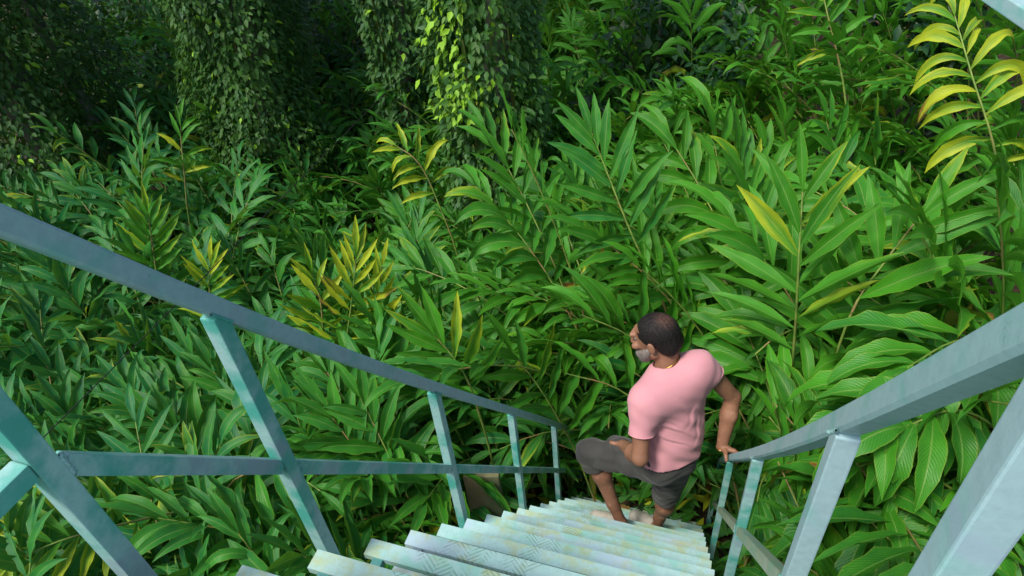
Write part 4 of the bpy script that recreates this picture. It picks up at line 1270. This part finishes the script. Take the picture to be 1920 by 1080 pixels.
FEATURES = [
    ("broad fan of cardamom leaves right of the man's head, one leaf half yellow", [(0.519, 2.882, -3.12), (0.432, 2.834, -2.422), (0.374, 2.825, -2.011), (0.344, 2.974, -1.747)], 0.5, 17, 0.42, {'ang': (1.1, 0.3), 'droop': 0.45, 'yel': 0.12, 'bright': 0.75, 'tint': 0.05, 'face': 1.0, 'ysd': 0.2}),
    ('tall cardamom shoot leaning right of the broad fan, under the yellowing shoot', [(0.684, 2.852, -3.229), (0.679, 2.874, -2.408), (0.783, 2.981, -2.096), (0.91, 3.133, -1.9)], 0.55, 17, 0.4, {'ang': (1.05, 0.3), 'droop': 0.5, 'bright': 0.7, 'tint': 0.1, 'face': 0.9}),
    ('upright cardamom shoot with raised pointed leaves below right of the bright vine', [(-0.324, 3.588, -3.041), (-0.538, 3.553, -2.509), (-0.698, 3.638, -2.18), (-0.84, 3.745, -1.914)], 0.46, 16, 0.4, {'ang': (1.0, 0.25), 'droop': 0.3, 'bright': 0.6, 'tint': 0.3, 'face': 1.0}),
    ('withered bright yellow cardamom shoot above the left handrail, largest of the yellow ones', [(-2.606, 2.878, -3.615), (-2.45, 2.965, -3.11), (-2.378, 3.019, -2.843), (-2.361, 3.13, -2.644)], 0.38, 17, 0.3, {'ang': (1.2, 0.15), 'droop': -0.1, 'yel': 0.6, 'bright': 1.0, 'tint': 0, 'face': 1.0, 'ysd': 0.14, 'wratio': 0.15}),
    ('broad cardamom leaves hanging between the nearest two right-hand posts, topmost spray', [(1.477, 2.549, -2.825), (1.21, 2.361, -2.443), (0.996, 2.22, -2.27), (0.807, 2.048, -2.223)], 0.55, 14, 0.2, {'ang': (1.2, 0.5), 'droop': 2.4, 'wratio': 0.23, 'bright': 0.65, 'tint': 0.1, 'face': 0.3, 'up': 1}),
    ('long cardamom leaves hanging below the end of the right handrail', [(0.733, 2.57, -3.099), (0.519, 2.462, -2.809), (0.35, 2.358, -2.693), (0.228, 2.199, -2.66)], 0.56, 14, 0.2, {'ang': (1.2, 0.5), 'droop': 2.6, 'wratio': 0.22, 'bright': 0.6, 'tint': 0.15, 'face': 0.3, 'up': 1}),
    ('second withered yellow cardamom shoot, directly left of the largest one', [(-2.87, 2.939, -3.743), (-2.731, 2.978, -3.285), (-2.699, 3.027, -3.006), (-2.748, 3.086, -2.837)], 0.34, 12, 0.35, {'ang': (1.2, 0.2), 'droop': 0.3, 'yel': 0.48, 'bright': 1.0, 'tint': 0, 'face': 1.0, 'ysd': 0.08}),
    ('upright yellow-green cardamom shoot right of the withered pair', [(-2.427, 3.081, -3.78), (-2.351, 3.099, -3.318), (-2.301, 3.155, -3.039), (-2.279, 3.275, -2.833)], 0.32, 10, 0.35, {'ang': (0.8, 0.15), 'droop': -0.1, 'yel': 0.52, 'bright': 1.0, 'tint': 0, 'face': 1.0, 'ysd': 0.08}),
    ('olive-yellow cardamom shoot above the first left post, farther back', [(-5.019, 3.527, -3.842), (-4.955, 3.617, -3.45), (-4.941, 3.7, -3.203), (-4.949, 3.783, -3.026)], 0.4, 15, 0.3, {'ang': (0.9, 0.2), 'droop': 0.2, 'yel': 0.3, 'bright': 0.9, 'tint': 0, 'face': 1.0, 'ysd': 0.1}),
    ('yellow-topped cardamom shoot beside the round vine column, upper left', [(-5.818, 4.961, -3.742), (-5.74, 5.042, -3.367), (-5.729, 5.147, -3.094), (-5.736, 5.27, -2.871)], 0.34, 10, 0.3, {'ang': (1.0, 0.2), 'droop': 1.2, 'yel': 0.28, 'bright': 0.9, 'tint': 0.1, 'face': 1.0, 'ysd': 0.15}),
    ('smaller yellow cardamom shoot left of the withered one', [(-3.988, 3.053, -3.74), (-3.875, 3.102, -3.339), (-3.839, 3.148, -3.145), (-3.811, 3.215, -3.002)], 0.34, 15, 0.3, {'ang': (1.2, 0.2), 'droop': 0.3, 'yel': 0.5, 'bright': 0.8, 'tint': 0, 'face': 1.0}),
    ('yellowing cardamom shoot with brown-edged drooping leaves at the upper right', [(1.698, 4.228, -2.588), (1.446, 4.195, -2.036), (1.27, 4.337, -1.716), (1.133, 4.592, -1.44)], 0.4, 22, 0.2, {'ang': (1.3, 0.4), 'droop': 3.0, 'yel': 0.4, 'bright': 0.9, 'tint': 0, 'face': 0.9, 'ysd': 0.18}),
    ('small yellow and brown cardamom shoot at the foot of the bright vine', [(-2.473, 4.71, -3.322), (-2.575, 4.723, -2.944), (-2.666, 4.711, -2.758), (-2.813, 4.727, -2.673)], 0.36, 10, 0.3, {'droop': 1.2, 'yel': 0.5, 'bright': 0.8, 'tint': 0, 'face': 0.7}),
    ('olive cardamom shoot lying low in the bottom left corner', [(-2.874, 1.438, -3.397), (-2.958, 1.185, -3.173), (-3.079, 0.975, -3.042), (-3.233, 0.788, -3.027)], 0.36, 16, 0.2, {'ang': (1.2, 0.5), 'droop': 0.5, 'yel': 0.38, 'bright': 0.6, 'tint': 0, 'face': 0.8}),
    ("cardamom shoot arching over behind the man's right arm with hanging leaves", [(0.832, 3.102, -3.486), (0.553, 2.95, -2.978), (0.328, 2.8, -2.811), (0.21, 2.723, -2.846)], 0.58, 14, 0.3, {'ang': (1.2, 0.5), 'droop': 2.4, 'bright': 0.75, 'tint': 0.05, 'face': 0.3, 'up': 1}),
    ('cardamom spray hanging under the right handrail, leaves pointing straight down', [(1.286, 2.744, -2.832), (0.984, 2.444, -2.404), (0.809, 2.259, -2.299), (0.667, 2.085, -2.276)], 0.58, 15, 0.2, {'ang': (1.2, 0.5), 'droop': 2.6, 'wratio': 0.23, 'bright': 0.7, 'tint': 0.1, 'face': 0.3, 'up': 1}),
    ("cardamom spray above the right handrail near the picture's right edge", [(1.67, 3.012, -2.7), (1.315, 2.778, -2.331), (1.049, 2.579, -2.201), (0.834, 2.358, -2.197)], 0.58, 15, 0.2, {'ang': (1.2, 0.4), 'droop': 1.8, 'wratio': 0.22, 'bright': 0.7, 'tint': 0.1, 'face': 0.4, 'up': 1}),
    ('low cardamom spray between the second and third right-hand posts', [(0.89, 2.338, -2.96), (0.727, 2.051, -2.738), (0.78, 1.865, -2.658), (0.875, 1.732, -2.616)], 0.56, 13, 0.2, {'ang': (1.1, 0.5), 'droop': 2.0, 'wratio': 0.22, 'bright': 0.55, 'tint': 0.25, 'face': 0.6}),
    ('low cardamom spray beside the nearest right-hand post', [(0.964, 2.303, -2.716), (1.046, 2.139, -2.623), (1.132, 1.971, -2.538), (1.225, 1.858, -2.55)], 0.56, 13, 0.2, {'ang': (1.1, 0.5), 'droop': 2.0, 'wratio': 0.22, 'bright': 0.5, 'tint': 0.3, 'face': 0.6}),
    ('dark cardamom spray seen between the last right-hand posts', [(0.723, 2.825, -3.595), (0.506, 2.65, -3.38), (0.419, 2.498, -3.356), (0.395, 2.349, -3.357)], 0.5, 12, 0.2, {'ang': (1.1, 0.5), 'droop': 1.6, 'bright': 0.5, 'tint': 0.35, 'face': 0.5}),
    ("bright yellow-green cardamom shoot right of the man's shoulder", [(0.846, 3.312, -2.935), (0.589, 3.138, -2.7), (0.385, 2.956, -2.658), (0.269, 2.812, -2.691)], 0.44, 11, 0.3, {'ang': (1.2, 0.5), 'droop': 1.0, 'yel': 0.16, 'bright': 1.0, 'tint': 0, 'face': 0.5, 'ysd': 0.12}),
    ("cardamom leaves hanging over the steps beyond the man's feet", [(0.794, 3.441, -4.984), (0.396, 3.353, -4.429), (-0.007, 3.24, -4.217), (-0.362, 2.989, -4.265)], 0.5, 15, 0.2, {'ang': (1.2, 0.5), 'droop': 1.8, 'bright': 0.55, 'tint': 0.2, 'face': 0.3, 'up': 1}),
    ('cardamom leaves arching over the lowest steps from the left side', [(-1.648, 3.013, -4.686), (-1.186, 3.113, -4.305), (-0.782, 3.056, -4.235), (-0.507, 2.916, -4.283)], 0.5, 15, 0.2, {'ang': (1.2, 0.5), 'droop': 1.6, 'bright': 0.6, 'tint': 0.2, 'face': 0.3, 'up': 1}),
    ('cardamom shoot with upright leaves just beyond the end of the left handrail', [(-0.589, 2.94, -4.932), (-0.788, 2.925, -4.066), (-0.982, 2.866, -3.411), (-1.171, 2.847, -3.03)], 0.55, 16, 0.3, {'ang': (1.1, 0.3), 'droop': 1.0, 'bright': 0.7, 'tint': 0.15, 'face': 0.6}),
    ("cardamom shoot fanning out to the left of the man's face", [(0.113, 3.277, -3.912), (-0.177, 3.147, -3.295), (-0.45, 3.032, -2.907), (-0.725, 2.914, -2.68)], 0.58, 18, 0.25, {'ang': (1.1, 0.3), 'droop': 1.1, 'bright': 0.75, 'tint': 0.1, 'face': 0.6}),
    ("cardamom shoot reaching left beneath the man's chin", [(0.056, 3.065, -4.287), (-0.206, 3.039, -3.723), (-0.492, 2.941, -3.31), (-0.807, 2.8, -3.091)], 0.56, 16, 0.25, {'ang': (1.1, 0.3), 'droop': 1.4, 'bright': 0.7, 'tint': 0.1, 'face': 0.5}),
    ('bright upward-pointing pair of cardamom shoots left of the man, over the handrail', [(-1.312, 2.528, -3.332), (-1.339, 2.512, -3.02), (-1.419, 2.521, -2.815), (-1.523, 2.535, -2.673)], 0.5, 10, 0.4, {'ang': (0.8, 0.2), 'droop': 0.1, 'bright': 0.95, 'yel': 0.08, 'tint': 0.0, 'face': 1.0}),
    ('cardamom leaves hanging behind the second left-hand post', [(-2.343, 2.022, -4.08), (-2.044, 2.198, -3.537), (-1.774, 2.222, -3.315), (-1.527, 2.147, -3.353)], 0.48, 14, 0.2, {'ang': (1.2, 0.5), 'droop': 2.0, 'bright': 0.6, 'tint': 0.3, 'face': 0.3, 'up': 1}),
    ("cardamom leaves hanging behind the first left-hand post's foot", [(-2.841, 1.477, -3.684), (-2.566, 1.664, -3.277), (-2.244, 1.747, -3.17), (-1.968, 1.692, -3.2)], 0.44, 14, 0.2, {'ang': (1.2, 0.5), 'droop': 2.0, 'bright': 0.55, 'tint': 0.35, 'face': 0.3, 'up': 1}),
    ('yellow-tipped cardamom shoot at the top edge, right of centre', [(0.777, 5.76, -2.321), (0.662, 5.819, -2.044), (0.562, 5.901, -1.825), (0.459, 6.007, -1.578)], 0.36, 11, 0.3, {'ang': (1.2, 0.3), 'droop': 0.8, 'yel': 0.4, 'bright': 0.9, 'tint': 0, 'face': 0.8, 'ysd': 0.2}),
    ("cardamom spray behind the man's back, level with his shirt", [(1.024, 3.376, -4.369), (0.632, 3.308, -3.794), (0.322, 3.202, -3.537), (0.027, 3.026, -3.526)], 0.55, 16, 0.2, {'ang': (1.2, 0.4), 'droop': 1.8, 'bright': 0.6, 'tint': 0.15, 'face': 0.3, 'up': 1}),
]


def spline(P, m=16):
    P = np.array(P, float)
    # the stem is carried down to the soil along a natural curve
    base = P[0] - (P[1] - P[0]) * 0.6
    g = gz_(base[0], base[1])
    n0 = max(2, int((P[0][2] - g) / 0.35))
    if -1.15 < base[0] < 0.55 and base[1] < 3.2: base[0] = 0.75 if base[0] > -0.33 else -1.3
    foot = np.array([base[0] + (P[0][0] - P[1][0]) * 0.2, base[1] + (P[0][1] - P[1][1]) * 0.2, gz_(base[0], base[1]) - 0.02])
    # Bezier from the foot up to P0 with the incoming tangent
    d0 = P[1] - P[0]; d0 /= np.linalg.norm(d0)
    H = P[0][2] - foot[2]
    c1 = foot + np.array([0, 0, H * 0.55]); c2 = P[0] - d0 * H * 0.3
    s = np.linspace(0, 1, 8)[:-1, None]
    low = (1 - s) ** 3 * foot + 3 * (1 - s) ** 2 * s * c1 + 3 * (1 - s) * s ** 2 * c2 + s ** 3 * P[0]
    Q = np.vstack([2 * P[0] - P[1], P, 2 * P[-1] - P[-2]])
    up = []
    for i in range(1, len(Q) - 2):
        for t in np.linspace(0, 1, 5)[:-1]:
            up.append(0.5 * ((2 * Q[i]) + (-Q[i - 1] + Q[i + 1]) * t + (2 * Q[i - 1] - 5 * Q[i] + 4 * Q[i + 1] - Q[i + 2]) * t * t + (-Q[i - 1] + 3 * Q[i] - 3 * Q[i + 1] + Q[i + 2]) * t ** 3))
    up.append(P[-1])
    A = np.vstack([low, np.array(up)])
    return A, len(low)


for lab, P, ll, nl, t0, kw in FEATURES:
    kw = dict(kw)
    A, k0 = spline(P)
    S = np.concatenate([[0], np.cumsum(np.linalg.norm(np.diff(A, axis=0), axis=1))]); S /= S[-1]
    ts = S[k0] + (1 - S[k0]) * max(t0 * 0.8, 0.28)
    face = kw.pop('face', 0.6); upf = kw.pop('up', 0)
    mid = np.mean(np.array(P), 0)
    tocam = -mid / np.linalg.norm(mid)
    hint = tocam * face + np.array([0, 0, 1.0]) * (1.0 if upf else 0.5)
    root = thing("cardamom_shoot", tuple(A[0]), lab, "cardamom shoot", None)
    if shoot(root, A, nl, ll, t0=ts, up_hint=hint, seg=12, cross=5, front_y=2.8, minok=0.2, **kw) is None:
        print('REJECTED', lab); bpy.data.objects.remove(root); TOP.pop()

# ------------------------------------------------------------------ beam of the shelter over the landing: only its end shows
rb = thing("shelter_beam", (1.49, -0.28, -4.9), "pale beam end crossing the top right corner of the picture", "beam")
boxes_obj("beam", [((0.325, 2.22, -0.46), (1.49, -0.28, -0.84), 0.035, 0.035, (0, 0, 1))], M_RAIL, rb, 0.003)
pz = gz_(1.49, -0.28)
boxes_obj("post", [((1.49, -0.28, -0.80), (1.49, -0.28, pz - 0.1), 0.06, 0.06, (0, 1, 0))], M_POST, rb, 0.003)

# ------------------------------------------------------------------ lift the place so that the ground lies near zero
for o in list(scene.objects):
    if o.parent is None:
        if o.type in ('CAMERA',):
            m = o.matrix_world.copy(); m.translation.z += LIFT; o.matrix_world = m
        else:
            o.location.z += LIFT
